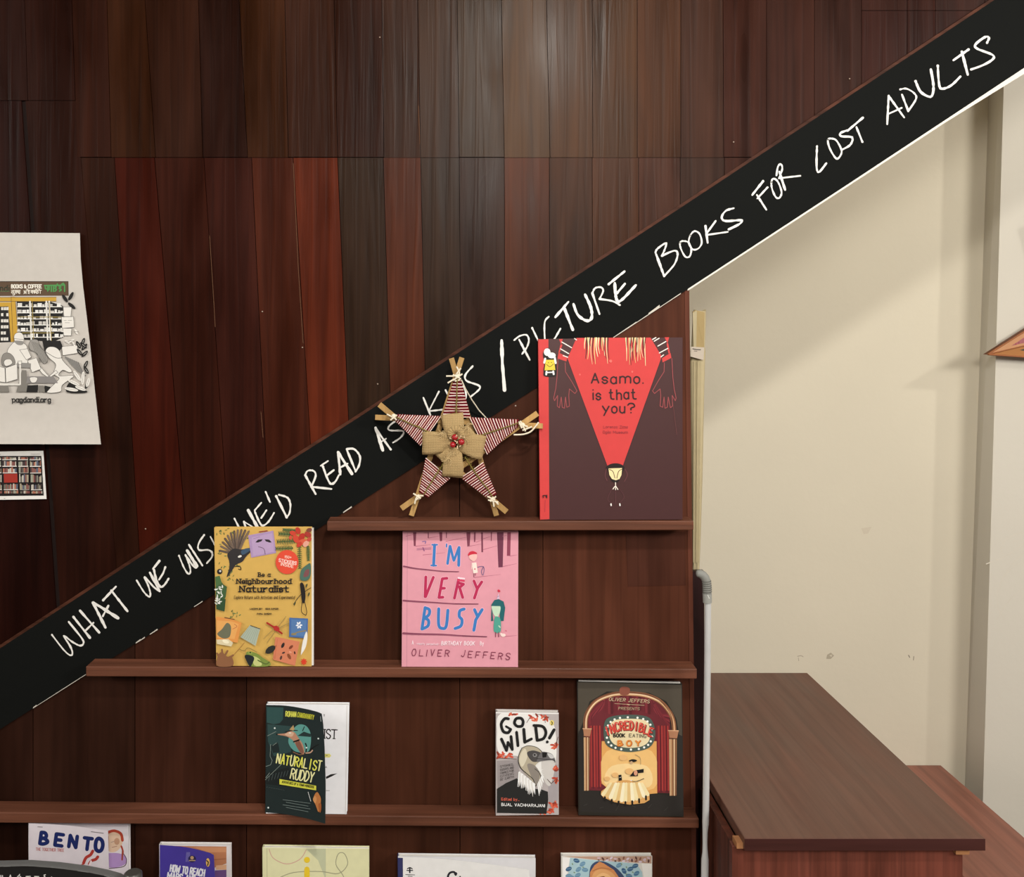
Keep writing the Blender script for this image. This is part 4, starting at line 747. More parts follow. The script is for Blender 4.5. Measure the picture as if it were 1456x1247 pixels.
A.ell('2a2450', 994, 296, 20, 18); A.ell('c09a70', 994, 290, 9); A.line('b89870', 5, [(980, 304), (1010, 304)]); A.ell('e8b860', 1076, 314, 10, 22); A.line('2a2028', 6, [(1070, 305), (1078, 314), (1074, 330)], True)
m.build('front_cover', b.root)

# pale yellow picture book
b = Book('pale yellow picture book with a thin looping line and a yellow letter i, bottom row', [(374, 1204.5), (524.5, 1206.5), (524.5, 1366), (375, 1366)], -.044, -.02, .010, 'd9d4a4')
A = b.art((360, 1180, 3.467))
A.line('b8b488', 3, [(68, 92), (70, 640)]); A.line('efeac8', 4, [(52, 86), (570, 92)])
A.line('cda08c', 4, [(78, 95), (100, 140), (165, 168), (230, 145), (262, 98)], True); A.poly('bcbd98', [(262, 95), (358, 92), (358, 400), (352, 232), (320, 150)]); A.line('9c9878', 4, [(120, 240), (200, 210), (330, 205), (420, 215), (465, 170), (450, 118), (420, 118), (408, 170), (440, 220), (470, 280)], True)
A.ell('e2bf2c', 265, 148, 15); A.line('e2bf2c', 27, [(265, 194), (265, 420)]); A.line('a09a70', 3, [(90, 420), (220, 360), (480, 390)], True)
b.done()

# white book with a dark blue spine
b = Book('white landscape book with a dark blue spine strip and lifted cover, bottom row', [(566, 1217.5), (761.5, 1220), (761.5, 1366), (567, 1366)], -.044, -.022, .012, 'd9d4d0', spine='34365e', cover_part='inside_page')
b.art((360, 1180, 3.467)); b.done()
def yd4(px, py): t = max(0, (px - 566) / 190); return -.0475 - .022 * t ** 1.3
S = Bent(yd4); m = MB(); sheet(m, S, lambda t: 566 + t * .3, lambda t: 752.5 + 1.2 * min(1, t * 4), crv((0, 1218.5), (.35, 1221.5), (.8, 1231.5), (1, 1237)), lambda s: 1366 + 8 * s, plain('ebe7df', .5, .25))
A = Art(S, m, (360, 1180, 3.467), 1e-4, 1.4e-5)
A.poly('34365e', [(714, 137), (738, 138), (740, 640), (716, 640)]); K = '26262c'
A.line(K, 7, [(772, 188), (772, 210)]); A.line(K, 5, [(760, 192), (772, 186), (784, 192)], True); A.line(K, 5, [(758, 200), (786, 200)]); A.line(K, 3, [(752, 220), (796, 222)]); A.line(K, 3, [(764, 228), (784, 229)])
A.line(K, 10, [(998, 222), (990, 208), (970, 212), (960, 232), (970, 262), (995, 258)], True); A.line(K, 7, [(1020, 230), (1024, 262)]); A.line(K, 7, [(1050, 238), (1052, 264)]); A.ell(K, 998, 216, 8)
m.build('front_cover', b.root)

# book with a face in a blue patterned scarf
b = Book('book with a face in a blue leaf-patterned headscarf, bottom row at right', [(799, 1217), (927.3, 1217), (927.3, 1366), (800, 1366)], -.046, -.022, .012, 'ddd6c8')
A = b.art((780, 1190, 5.6))
A.poly('b8947c', [(112, 155), (820, 153), (820, 212), (440, 190)]); 
for i in range(26): A.ell(('cbb0b4', '5c3a34', '8a5a48', 'd8c4cc')[i % 4], 400 + (i % 13) * 33, 168 + (i // 13) * 18 + (i % 3) * 6, 15, 8, i * 47, 8)
A.poly('f0ebe2', [(112, 160), (172, 165), (140, 330), (112, 330)]); A.poly('ece6da', [(740, 210), (820, 214), (820, 330), (760, 330)])
A.poly('a9c4c6', [(172, 165), (420, 190), (560, 200), (700, 212), (745, 280), (790, 700), (800, 900), (125, 900), (120, 600)], False)
rr = random.Random(9)
for x, y in ((222, 188), (160, 255), (238, 258), (290, 262), (232, 305), (195, 330), (270, 215), (650, 255), (600, 270), (690, 230), (700, 290), (640, 310), (560, 225), (160, 310)): A.ell(('4f7694', '3c5f80', '6b90a6')[rr.randrange(3)], x, y, 26, 17, rr.uniform(-40, 60), 12); A.line('8cb0bc', 3, [(x - 18, y), (x + 18, y - 4)])
for x, y in ((190, 215), (275, 240), (205, 282), (620, 240), (580, 215), (670, 280), (620, 295)): A.ell('7d9470', x, y, 9, 5, rr.uniform(0, 90), 7)
A.poly('3c4a66', [(320, 360), (330, 250), (360, 205), (405, 192), (470, 205), (560, 265), (620, 360), (640, 520), (580, 680), (460, 740), (360, 680), (310, 520)], True)
A.poly('d08a54', [(325, 400), (330, 280), (365, 225), (405, 195), (440, 210), (520, 262), (580, 350), (600, 500), (550, 640), (460, 690), (380, 640), (330, 500)], False); A.poly('e0a468', [(350, 400), (355, 290), (420, 255), (500, 280), (545, 340), (550, 400)], True); A.poly('ecb87c', [(380, 320), (430, 285), (490, 310), (470, 340)], True); A.line('a4683c', 5, [(350, 270), (420, 245), (500, 260)], True); A.poly('6a3a24', [(395, 322), (440, 312), (450, 330), (400, 335)], True)
b.done()

# ------------------------------------------------------------------ twine star on the top ledge
SC = (500, 490, 4.796); YS = -.0445
st = root('twine_star', 'five-pointed stick star wound with red and white twine, burlap bow in its middle', 'star ornament', P(648, 735, YS))
def sp_(x, y, Y=YS): return P(SC[0] + x / SC[2], SC[1] + y / SC[2], Y)
M_stick = wood('pale_stick_wood', 'a8834f', 2, rough=.6, spec=.15, grain=60, lo=.85, hi=1.15, bump=.1)
for i, (a, b, wd) in enumerate((((752, 88), (407, 1168), 36), ((680, 92), (988, 1168), 36), ((160, 496), (1304, 556), 36), ((188, 408), (1058, 1142), 38), ((1268, 468), (338, 1118), 38))):
    Y = YS + .006 - .0013 * i; L = math.hypot(b[0] - a[0], b[1] - a[1]); nx, ny = -(b[1] - a[1]) / L * wd / 2, (b[0] - a[0]) / L * wd / 2
    m = MB(); q = [sp_(a[0] + nx, a[1] + ny, Y), sp_(b[0] + nx, b[1] + ny, Y), sp_(b[0] - nx, b[1] - ny, Y), sp_(a[0] - nx, a[1] - ny, Y)]
    m.hexa(q + [p + V((0, .0036, 0)) for p in q], M_stick); m.build('stick', st, bevel=.0006)
ARMS = [((702, 232), (742, 232), (615, 500), (812, 500)), ((292, 512), (318, 478), (470, 690), (612, 488)), ((1135, 512), (1128, 560), (800, 496), (922, 750)), ((462, 1002), (520, 1040), (506, 770), (672, 912)), ((985, 1018), (935, 1052), (896, 800), (742, 905))]
TW = ['ead0c0', 'e2b8a4', 'f0dcd0']
for k, (a0, a1, b0, b1) in enumerate(ARMS):
    m = MB(); n = (13, 17, 17, 14, 14)[k]
    Ya, Yb_ = YS - .0045, YS - .006
    # red twine lies closed underneath, the pale strand runs over it
    for i in range(n * 2):
        t = (i + .5) / (n * 2); p = (a0[0] + (b0[0] - a0[0]) * t, a0[1] + (b0[1] - a0[1]) * t); q = (a1[0] + (b1[0] - a1[0]) * t, a1[1] + (b1[1] - a1[1]) * t)
        jx, jy = R.uniform(-3, 3), R.uniform(-3, 3); red = i % 2 == 0; Y = Ya if red else Yb_
        mid_ = ((p[0] + q[0]) / 2 + jx, (p[1] + q[1]) / 2 + jy)
        m.tube([sp_(*p, Y + .0035), sp_(*mid_, Y - .0012), sp_(*q, Y + .0035)], .0024 if red else .0011, plain('64141c', .8, .1) if red else plain(TW[i % 3], .85, .1), 6)
    m.build('twine_wrap', st)
    g = MB(); e = ((a0[0] + a1[0]) / 2, (a0[1] + a1[1]) / 2); f = (708, 680); G0 = plain('7a6a34', .8, .1)
    pts = [(e[0] + (f[0] - e[0]) * t, e[1] + (f[1] - e[1]) * t) for t in [i / 8 for i in range(7)]]
    g.tube([sp_(x + R.uniform(-3, 3), y + R.uniform(-3, 3), YS - .0092) for x, y in pts], .0012, G0, 6)
    for i in range(46):                      # olive bristles of the garland
        t = .25 + .5 * R.random() ** .7; x, y = e[0] + (f[0] - e[0]) * t, e[1] + (f[1] - e[1]) * t; an = R.uniform(0, 6.28); r_ = R.uniform(12, 40) * (t + .2)
        g.tube([sp_(x, y, YS - .0088), sp_(x + r_ * math.cos(an), y + r_ * math.sin(an), YS - .0085 - R.random() * .003)], [.0004, .00015], (G0, plain('6a6a30', .8, .1), plain('8a7440', .8, .1))[i % 3], 4)
    g.build('garland', st)
CREAM = plain('e2d4b8', .85, .1)
KN = [((720, 215), [[(690, 205), (745, 235)], [(755, 200), (690, 245)], [(715, 150), (735, 200), (700, 240)], [(645, 215), (700, 215)], [(655, 262), (700, 235)], [(740, 240), (705, 250)], [(745, 160), (715, 200)]]),
      ((288, 490), [[(240, 475), (300, 505)], [(275, 480), (305, 515)], [(265, 515), (310, 480)]]),
      ((1165, 550), [[(1140, 525), (1160, 570)], [(1150, 520), (1185, 590)], [(1165, 585), (1230, 560)], [(1105, 615), (1170, 612), (1225, 590), (1275, 530)], [(1140, 540), (1200, 560)]]),
      ((455, 1040), [[(430, 1085), (445, 1040), (490, 1030)], [(420, 1015), (470, 1050)], [(440, 1060), (475, 1025)]]),
      ((962, 1055), [[(925, 1035), (975, 1060)], [(945, 1070), (985, 1035)], [(965, 1060), (970, 1105)], [(975, 1065), (1000, 1090)], [(930, 1060), (1000, 1075)]])]
for c, ss in KN:
    m = MB()
    for s_ in ss: m.tube([sp_(x, y, YS - .0075 - .001 * R.random()) for x, y in (catmull(s_, k=4) if len(s_) > 2 else s_)], .0017, CREAM, 7)
    m.ball(sp_(*c, YS - .006), (.0055, .003, .0055), CREAM, 10, 6); m.build('string_tie', st)
m = MB(); m.tube([sp_(x, y, Y) for x, y, Y in [(748, 240, YS - .006), (775, 300, YS), (818, 375, YS + .01), (868, 448, YS + .026), (922, 506, -.0066)]], .0013, CREAM, 7); m.build('hanging_string', st)
M_burlap = weave('burlap', 'ad9062', 560)
def petal(base, tip, w0, w1, lift, cup):
    """folded burlap loop from the centre outward, bulging towards the viewer"""
    m = MB(); L = math.hypot(tip[0] - base[0], tip[1] - base[1]); ux, uy = (tip[0] - base[0]) / L, (tip[1] - base[1]) / L; vs_ = []; nx, ny = 8, 8
    for j in range(ny + 1):
        t = j / ny; w_ = w0 + (w1 - w0) * min(1, t * 1.6)
        for i in range(nx + 1):
            s = i / nx * 2 - 1; x = base[0] + ux * L * t - uy * s * w_ / 2 + R.uniform(-1.5, 1.5); y = base[1] + uy * L * t + ux * s * w_ / 2 + R.uniform(-1.5, 1.5)
            vs_.append(sp_(x, y, YS - .010 - lift * math.sin(math.pi * min(1, t * .85 + .1)) + cup * s * s + .0006 * math.sin(7 * s + 5 * t)))
    w_ = nx + 1; m.mesh(vs_, [(j * w_ + i, j * w_ + i + 1, (j + 1) * w_ + i + 1, (j + 1) * w_ + i) for j in range(ny) for i in range(nx)], M_burlap, True)
    m.build('burlap_petal', st, solid=.0014)
petal((705, 655), (685, 470), 110, 150, .007, .003); petal((690, 670), (482, 672), 100, 158, .007, .003); petal((725, 670), (905, 705), 100, 165, .008, .002); petal((705, 700), (687, 905), 90, 142, .007, .002)
petal((690, 690), (600, 780), 60, 90, .004, .002); petal((730, 655), (820, 580), 60, 100, .004, .002)
m = MB(); 
vs_ = [sp_(710 + 62 * math.cos(a), 605 + 50 * math.sin(a), YS - .0215 + .004 * abs(math.sin(a * .5))) for a in [2 * math.pi * i / 14 for i in range(14)]]
for i in range(14): m.face([vs_[i], vs_[(i + 1) % 14], sp_(712, 615, YS - .0165)], M_burlap, True)
m.build('burlap_knot', st, solid=.001)
for x, y, r in ((703, 632, .0062), (690, 683, .0060), (748, 664, .0064)):
    m = MB(); m.ball(sp_(x, y, YS - .026), r, plain('a31c22', .25, .5), 14, 10); m.build('berry', st)
m = MB()
for x, y, dx, dy in ((680, 645, -10, -8), (712, 640, 4, -22), (735, 640, 10, -16), (745, 690, -8, 4), (720, 690, 2, 22), (700, 655, 12, 6), (722, 660, -6, 14), (762, 640, 6, -10)):
    m.tube([sp_(x, y, YS - .029), sp_(x + dx, y + dy, YS - .033)], [.0008, .0012], plain('e6c9a0', .5, .3), 6)
m.build('stamens', st)
for cx, cy, n in ((660, 770, 12), (610, 600, 10), (790, 560, 9), (770, 640, 6)):
    m = MB()
    for i in range(n):
        a = R.uniform(0, 6.28); L = R.uniform(20, 60); m.tube([sp_(cx, cy, YS - .019), sp_(cx + L * .6 * math.cos(a), cy + L * .6 * math.sin(a), YS - .022), sp_(cx + L * math.cos(a + .5), cy + L * math.sin(a + .5), YS - .02)], .0005, plain('c4a878', .85, .1), 4)
    m.build('burlap_threads', st)

# ------------------------------------------------------------------ poster and photo card on the plank wall
PP = Plane(P(0, 331, -.007), P(10, 331, -.007), P(0, 631, -.022))
def yp(px, py):                              # flat where it is printed, curling out at the foot
    t = max(0, min(1.05, (py - 331) / 300)); return PP.pt(px, py).y - .012 * max(0, (t - .83) / .17) ** 2
S = Bent(yp); m = MB(); M_sheet = plain('c6bdb0', .5, .25)
pr = lambda t: interp([(0, 113.5), (.12, 114.5), (.25, 118), (.5, 127), (.75, 135), (1, 143.5)], t)
sheet(m, S, lambda t: -150, pr, lambda s: 329.5 + 2 * s, lambda s: 631 + .8 * s, M_sheet, 24, 16)
class LA(Art):
    def poly(s, mm, pts, smooth=False): return Art.poly(s, mm, [(max(-1600, x), y) for x, y in pts], smooth)
A = LA(PP, m, (0, 390, 6.234), 1e-4, 8e-6); BR, YW, K = '5a4430', 'c79a36', '1b1917'
A.poly(BR, [(-900, 64), (604, 64), (606, 190), (-900, 196)]); A.line('2a2018', 5, [(-600, 64), (604, 64), (606, 190)])
A.text('1c2a1c', 'ndi', 2, 150, 80, h=52, wd=8); A.line('5a8a52', 3, [(0, 150), (82, 150)])
A.text('e8dfcc', 'BOOKS & COFFEE', 102, 122, 368, h=30, wd=8, gap=1.4)
DV = [[(102, 142), (180, 142)], [(120, 142), (120, 168)], [(120, 156), (106, 152), (104, 164), (116, 168), (120, 158)], [(120, 168), (132, 172), (124, 184), (114, 180)], [(146, 142), (146, 170)], [(146, 152), (134, 150), (134, 162), (146, 160)], [(146, 154), (156, 150), (158, 164)], [(176, 142), (176, 172)], [(176, 156), (162, 154), (162, 144)], [(162, 158), (170, 172)],
      [(212, 146), (222, 150), (214, 158), (224, 164), (212, 172)], [(232, 142), (232, 172)], [(222, 160), (232, 158)], [(240, 142), (268, 142)], [(262, 146), (248, 150), (262, 158), (250, 166), (262, 172)], [(236, 132), (250, 132)],
      [(276, 142), (368, 142)], [(290, 142), (290, 170)], [(290, 152), (278, 150), (278, 162), (290, 160)], [(290, 154), (300, 150), (302, 164)], [(308, 142), (308, 170)], [(326, 142), (326, 172)], [(326, 160), (314, 162), (314, 146)], [(326, 156), (338, 150), (340, 166), (330, 168)], [(358, 142), (358, 170)], [(358, 142), (350, 132), (342, 138)], [(316, 134), (324, 130), (330, 136)]]
for q in DV: A.line('e2d8c4', 6.5, q, len(q) > 3)
GN = [[(395, 100), (575, 96)], [(402, 100), (404, 128), (420, 132)], [(424, 100), (424, 150)], [(438, 100), (438, 134), (428, 140)], [(456, 100), (456, 152)], [(474, 100), (474, 152)], [(484, 104), (500, 112), (486, 124), (502, 136), (488, 150)], [(508, 88), (510, 86)], [(522, 104), (540, 112), (526, 124), (544, 138), (528, 150)], [(574, 96), (574, 152)], [(574, 98), (562, 80), (548, 88)]]
for q in GN: A.line('4f8f4c', 12, q, len(q) > 3)
for q in ([(-900, 205), (500, 205), (500, 240), (-900, 240)], [(100, 200), (135, 200), (160, 560), (118, 600)], [(-900, 252), (100, 248), (108, 285), (-900, 290)], [(70, 250), (98, 250), (122, 600), (98, 600)]): A.poly(YW, q)
for q in ([(0, 205), (500, 203)], [(0, 240), (500, 240)], [(100, 200), (118, 600)], [(138, 240), (162, 545)], [(0, 288), (72, 285)], [(74, 285), (98, 600)]): A.line('6e521e', 4, q)
A.poly(K, [(150, 242), (440, 242), (560, 280), (560, 560), (470, 600), (220, 580), (165, 540)]); A.poly(K, [(-900, 290), (70, 288), (95, 600), (-900, 640)])
rr = random.Random(2)
for j in range(6):
    y = 258 + j * 54
    A.line('e6e0d4', 7, [(155, y + 30), (550, y + 30)])
    x = 158
    while x < 545:
        w_ = rr.uniform(14, 40); h_ = rr.uniform(14, 30)
        if rr.random() < .8: A.poly(('e6e0d4', 'cfc8bc', 'f0ebe0')[rr.randrange(3)], [(x, y + 27), (x + w_, y + 27), (x + w_, y + 27 - h_), (x, y + 27 - h_)]); A.line('8a8478', 2, [(x, y + 27 - h_ / 2), (x + w_, y + 27 - h_ / 2)])
        x += w_ + rr.uniform(3, 14)
    for x in (20, 44, 66): 
        if rr.random() < .9: A.poly('ddd6c8', [(x - 8, y + 60), (x + 12, y + 60), (x + 12, y + 32), (x - 8, y + 34)])
for x in (270, 415, 440): A.line('e2dccf', 15, [(x, 242), (x + 12, 580)])
for q in ([(290, 242), (302, 570)], [(160, 378), (560, 380)], [(200, 520), (480, 520)], [(440, 250), (462, 600)]): A.line('a08a4a', 6, q)
WH, LN, GY = 'e4ddd0', '3a3632', '8f8a82'
def fig(col, pts, sm=True): A.poly(col, pts, sm); A.line(LN, 3, pts, sm, True)
fig(WH, [(565, 290), (640, 290), (632, 375), (570, 375)], False); fig(WH, [(548, 378), (655, 376), (662, 470), (555, 480)], False); fig(WH, [(560, 480), (640, 480), (635, 545), (570, 545)], False); fig(WH, [(550, 640), (690, 630), (690, 700), (560, 720)], False)
for x, y, a in ((580, 215, 55), (633, 195, -60), (640, 280, 40), (590, 410, 60), (620, 410, -40), (600, 430, 90), (545, 500, 20), (680, 510, 60), (600, 600, 30), (640, 590, -30), (660, 620, 60), (530, 640, 10)):
    A.ell(K if y < 300 else WH, x, y, 42 if y < 300 else 26, 15 if y < 300 else 9, a)
    if y > 300: A.line(LN, 2.5, [(x - 20, y), (x + 20, y)])
for x, y, a in ((700, 625, 60), (740, 600, -70), (752, 645, -50), (710, 690, 50), (755, 705, -45), (765, 800, -65), (770, 850, 60), (775, 980, -70), (745, 630, 40)): A.ell(K, x, y, 38, 14, a); A.line(WH, 2.5, [(x - 14 * math.cos(math.radians(a)), y - 14 * math.sin(math.radians(a))), (x + 20 * math.cos(math.radians(a)), y + 20 * math.sin(math.radians(a)))])
for i in range(14): A.line((GY, '6a6660')[i % 2], 9, [(580 + i * 9, 730 + i * 4), (640 + i * 8, 800 + i * 6), (700 + i * 5, 860 + i * 3)], True)
A.poly(K, [(380, 590), (540, 590), (560, 640), (520, 700), (400, 680)])
fig(WH, [(70, 690), (110, 620), (150, 600), (230, 620), (250, 680), (240, 800), (90, 800)]); fig(WH, [(130, 560), (145, 525), (185, 515), (215, 545), (215, 600), (190, 625), (145, 610)]); A.line(LN, 3, [(132, 570), (215, 580)]); A.poly(GY, [(135, 590), (212, 595), (205, 625), (160, 625)], True)
fig('9a948a', [(262, 620), (290, 580), (340, 585), (362, 640), (400, 690), (430, 760), (390, 790), (330, 700), (275, 670)]); 
for i in range(7): A.line('5a564f', 3, [(285 + i * 11, 595 + i * 3), (320 + i * 13, 690), (360 + i * 10, 780)], True)
fig(WH, [(410, 680), (440, 645), (500, 650), (540, 690), (560, 760), (640, 850), (620, 870), (560, 850), (530, 900), (660, 900), (560, 980), (540, 1040), (420, 1045), (500, 960), (530, 920), (480, 880), (500, 800), (440, 740)]); A.line(LN, 4, [(415, 690), (500, 740), (560, 740)], True)
fig(WH, [(340, 790), (400, 860), (440, 905), (500, 850), (520, 870), (440, 920), (380, 880), (320, 800)], False)
fig(WH, [(180, 670), (250, 660), (285, 735), (240, 760)], False); fig(WH, [(250, 765), (330, 740), (370, 840), (290, 870)], False)
fig('8a847a', [(20, 760), (40, 705), (90, 700), (130, 740), (135, 800), (40, 815)]); fig(WH, [(40, 780), (60, 755), (100, 755), (115, 790), (60, 815)])
fig(WH, [(-120, 790), (50, 830), (55, 960), (-120, 930)], False); fig(WH, [(55, 830), (158, 795), (162, 930), (60, 960)], False)
A.poly(GY, [(160, 780), (280, 790), (280, 830), (160, 825)]); A.poly('7c766c', [(200, 850), (240, 850), (262, 1040), (150, 1045)]); A.poly('86807a', [(250, 905), (480, 905), (520, 965), (240, 965)]); A.poly('dcd5c8', [(-300, 955), (180, 970), (180, 985), (-300, 985)]); A.poly('7c766c', [(-300, 985), (80, 985), (90, 1045), (-300, 1045)])
A.poly(K, [(250, 985), (345, 980), (340, 1045), (240, 1045)]); A.poly('7c766c', [(350, 985), (395, 985), (405, 1045), (355, 1045)]); A.poly(K, [(400, 985), (460, 1000), (420, 1045), (405, 1045)]); A.line('e4ddd0', 14, [(185, 800), (185, 975)])
fig(WH, [(272, 915), (335, 915), (325, 955), (285, 958)]); fig(WH, [(165, 770), (200, 768), (196, 800), (172, 800)], False)
A.poly(K, [(620, 960), (690, 990), (780, 1045), (600, 1045)], True)
for x, y, a, l in ((690, 900, 55, 55), (740, 920, -85, 60), (660, 960, 25, 55), (720, 1010, 20, 50), (785, 960, -75, 40), (640, 1020, 10, 60)): A.ell(WH, x, y, l, 15, a); A.line(LN, 2, [(x - l * .8 * math.cos(math.radians(a)), y - l * .8 * math.sin(math.radians(a))), (x + l * .8 * math.cos(math.radians(a)), y + l * .8 * math.sin(math.radians(a)))])
A.text(K, 'pagdandi.org', 118, 1132, 455, h=42, wd=8.5, slab=True, gap=1.5)
A.line('f2eee6', 6, [(5, 1462), (55, 1455)])  # highlight on the sheet's foot, painted in as a white streak
po = m.build('wall_poster')
tag(po, 'large white poster with a black-and-white drawing of people reading before bookshelves', 'poster')

m = MB(); Yc = -.003; q = [P(-48, 643, Yc), P(61.5, 641, Yc), P(66, 709.5, Yc), P(-48, 711.5, Yc)]
m.prism(q[::-1], (0, .0008, 0), plain('ebe5da', .4, .3))
A = Art(Plane(*q[:3]), m, (0, 630, 13.856), 5e-5, 1.5e-5)
A.poly('1a1414', [(-600, 255), (815, 252), (862, 1035), (-600, 1050)])
for x0, x1, dx in ((-300, 20, 30), (50, 330, 45), (365, 560, 50), (595, 810, 45)):
    y = 262
    for r in range(6):
        h_ = (70, 130, 130, 190, 140, 80)[r]; sh = dx * (y - 262) / 780; a, b = x0 + sh, x1 + sh; 
        if x0 == 50 and r == 3: A.poly('a03024', [(a + 12, y + 10), (b, y + 8), (b + 6, y + h_ - 8), (a + 18, y + h_ - 4)]); y += h_; continue
        x = a + 4
        while x < b - 8:
            w_ = rr.uniform(14, 38); t0 = y + rr.uniform(8, h_ * .35); A.poly(('8a5a50', '6e6a5c', 'c9bfae', '7a4440', '5c6270', 'a89a80', '4a3c3a', 'b07058', '9a9a86')[rr.randrange(9)], [(x, t0), (min(b, x + w_), t0), (min(b, x + w_), y + h_ - 14), (x, y + h_ - 14)]); x += w_ + 3
        if r in (0, 1, 2, 4): A.line(('d8d0c4', 'e8e0d4')[r % 2], 16 if x0 != 365 or r < 2 else 6, [(a + 6, y + h_ - 6), (b - 4, y + h_ - 8)])
        y += h_
A.line('9a9488', 6, [(620, 212), (800, 210)]); A.line('9a9488', 8, [(0, 228), (28, 228)]); A.line('8a8478', 8, [(95, 1086), (118, 1086)])
tag(m.build('photo_card'), 'small white-bordered photo of full bookshelves pinned below the poster', 'photo')

# ------------------------------------------------------------------ beside the rack: rolled cloth and walking stick
Yr = .05
rc = root('rolled_cloth', 'long cream cloth roll with a pale tag, upright against the rack edge', 'cloth roll', (P(990, 800, Yr).x, Yr, 0))
m = MB(); M_cloth = plain('b7a680', .85, .1); rings = []
prof = [(442, 986, 1003.5), (455, 984.5, 1003.5), (493, 983, 1002), (500, 982, 1003), (520, 981.5, 1002.5), (600, 982, 1000.8), (680, 983, 998.5), (760, 984, 996), (815, 984.5, 994), (1000, 983, 992), (1240, 982, 990)]
for i, (y, a, b) in enumerate(prof):
    c = P((a + b) / 2, y, Yr); r_ = (b - a) / 2 * (DIST + Yr) / F; z = max(.002, c.z) if i < len(prof) - 1 else .002; N_ = 18
    rings.append([V((c.x + r_ * math.cos(t) * (1 + .06 * math.sin(3 * t + y * .02)), Yr + .010 * math.sin(t) * (1 + .25 * math.sin(4 * t)), z + (.003 * math.sin(2 * t + 1) if i == 0 else 0))) for t in [2 * math.pi * k / N_ for k in range(N_)]])
m.loft(rings[::-1], M_cloth); 
a0 = [P(985, 443, Yr - .012), P(989.5, 441, Yr - .013), P(1002, 444, Yr - .013), P(1001, 494, Yr - .013), P(987, 495, Yr - .012)]
m.prism(a0[::-1], (0, .004, 0), plain('a68f62', .85, .1)); m.prism([P(985, 445, Yr - .0122), P(991, 441, Yr - .0145), P(990, 495, Yr - .0145), P(986, 495, Yr - .0122)][::-1], (0, .004, 0), plain('c0b08a', .85, .1)); 
for x0, x1 in ((987, 986), (992, 990), (997, 993.5)): m.tube([P(x0, 514, Yr - .0105), P((x0 + x1) / 2, 650, Yr - .0108), P(x1, 800, Yr - .0105)], .0012, M_cloth, 6)
m.build('cloth_roll', rc)
m = MB(); q = [P(982.5, 493, Yr - .0155), P(1001.5, 494, Yr - .0155), P(1000, 512, Yr - .0155), P(982, 507, Yr - .0155)]; m.prism(q[::-1], (0, .001, 0), plain('bfb09c', .7, .2)); A = Art(Plane(*q[:3]), m)
A.line('3c3430', 1.3, [(985, 496), (990, 497), (996, 497.3)]); A.line('5a5048', .9, [(987, 499), (991, 499.4)]); m.build('paper_tag', rc)

Yk = -.1
ws = root('walking_stick', 'silver walking stick with grey ribbed rubber handle, leaning beside the rack', 'walking stick', (P(1004, 0, Yk).x, Yk, 0))
M_steel = plain('d9d6cf', .3, .6, .3); M_rub = plain('87857c', .55, .3)
m = MB(); pth = [P(1006.5, 857, Yk), P(1005.8, 960, Yk), P(1004, 1120, Yk), P(1003.2, 1172, Yk)]; m.tube(pth, .0062, M_steel, 16); m.build('shaft', ws)
m = MB(); 
lo_ = [P(1003.2, 1170, Yk), P(1002.6, 1182, Yk), P(1002.4, 1200, Yk), P(1002.6, 1212, Yk), P(1002.4, 1222, Yk), P(1001.5, 1300, Yk)]; e_ = P(1001.5, 1300, Yk); e_.z = .02; m.tube(lo_ + [e_], [.0062, .0050, .0046, .0052, .0070, .0070, .0070], M_steel, 16); m.build('lower_shaft', ws)
m = MB(); hp = [(992.5, 815), (995, 815.5), (999, 817.5), (1002.5, 821.5), (1004.6, 827), (1005.2, 833), (1005.4, 843)]; hr = [.0066, .0078, .0082, .0084, .0084, .0083, .0082]
m.tube([P(x, y, Yk) for x, y in hp], hr, M_rub, 18); m.ball(P(992.5, 815.5, Yk), (.004, .0068, .007), M_rub, 14, 8)
for y in (826, 829, 832, 835, 838, 841):
    c = P(interp([(826, 1004.4), (833, 1005.2), (841, 1005.4)], y), y, Yk); t_ = [c + V((.0085 * math.cos(a), .0085 * math.sin(a), .0006 * math.cos(a))) for a in [2 * math.pi * k / 18 for k in range(19)]]; m.tube(t_, .0007, plain('5a5850', .6, .2), 5)
m.build('handle', ws)
m = MB(); m.tube([P(1005.4, 843.5, Yk), P(1005.8, 856.5, Yk)], [.0086, .0084], plain('98968c', .5, .3), 18); m.tube([P(1006, 846, Yk - .0085), P(1008.5, 851, Yk - .0082)], .0009, plain('d8d6cc', .4), 6); m.build('collar', ws)
m = MB(); c = e_.copy(); c.z = .012; m.tube([V((c.x, Yk, .0)), V((c.x, Yk, .03))], [.013, .011], plain('3c3a38', .8), 14); m.build('rubber_foot', ws)

# ------------------------------------------------------------------ table and bench under the stair
XL_, XR_, YFt, YBt, ZT = .5187, .944, -.233, .574, .74
tz = EYE - .88
tb_ = root('wooden_table', 'narrow dark brown wooden table standing end-on under the stair', 'table', ((XL_ + XR_) / 2, .15, 0))
M_top = wood('table_top_wood', '634234', 1, rough=.42, spec=.4, grain=26, lo=.82, hi=1.18, bump=.1, blotch=(.85, 1.16)); M_red = wood('red_brown_wood', '6a3628', 2, rough=.45, spec=.35, grain=30, lo=.65, hi=1.35, bump=.15); M_raw = wood('raw_batten_wood', 'b07a50', 0, rough=.7, spec=.1, grain=40, lo=.9, hi=1.1, bump=.05)
m = MB(); m.box(XL_, XR_, YFt, YBt, tz - .021, tz, M_top); m.build('tabletop', tb_, bevel=.0015)
m = MB(); m.box(XL_, XR_, YFt - .0012, YFt - .0001, tz - .021, tz - .0006, wood('table_edge_wood', '45241f', 0, rough=.45, spec=.25, grain=26, lo=.8, hi=1.2, bump=.08)); m.build('edge_band', tb_, label='dark maroon front edge')
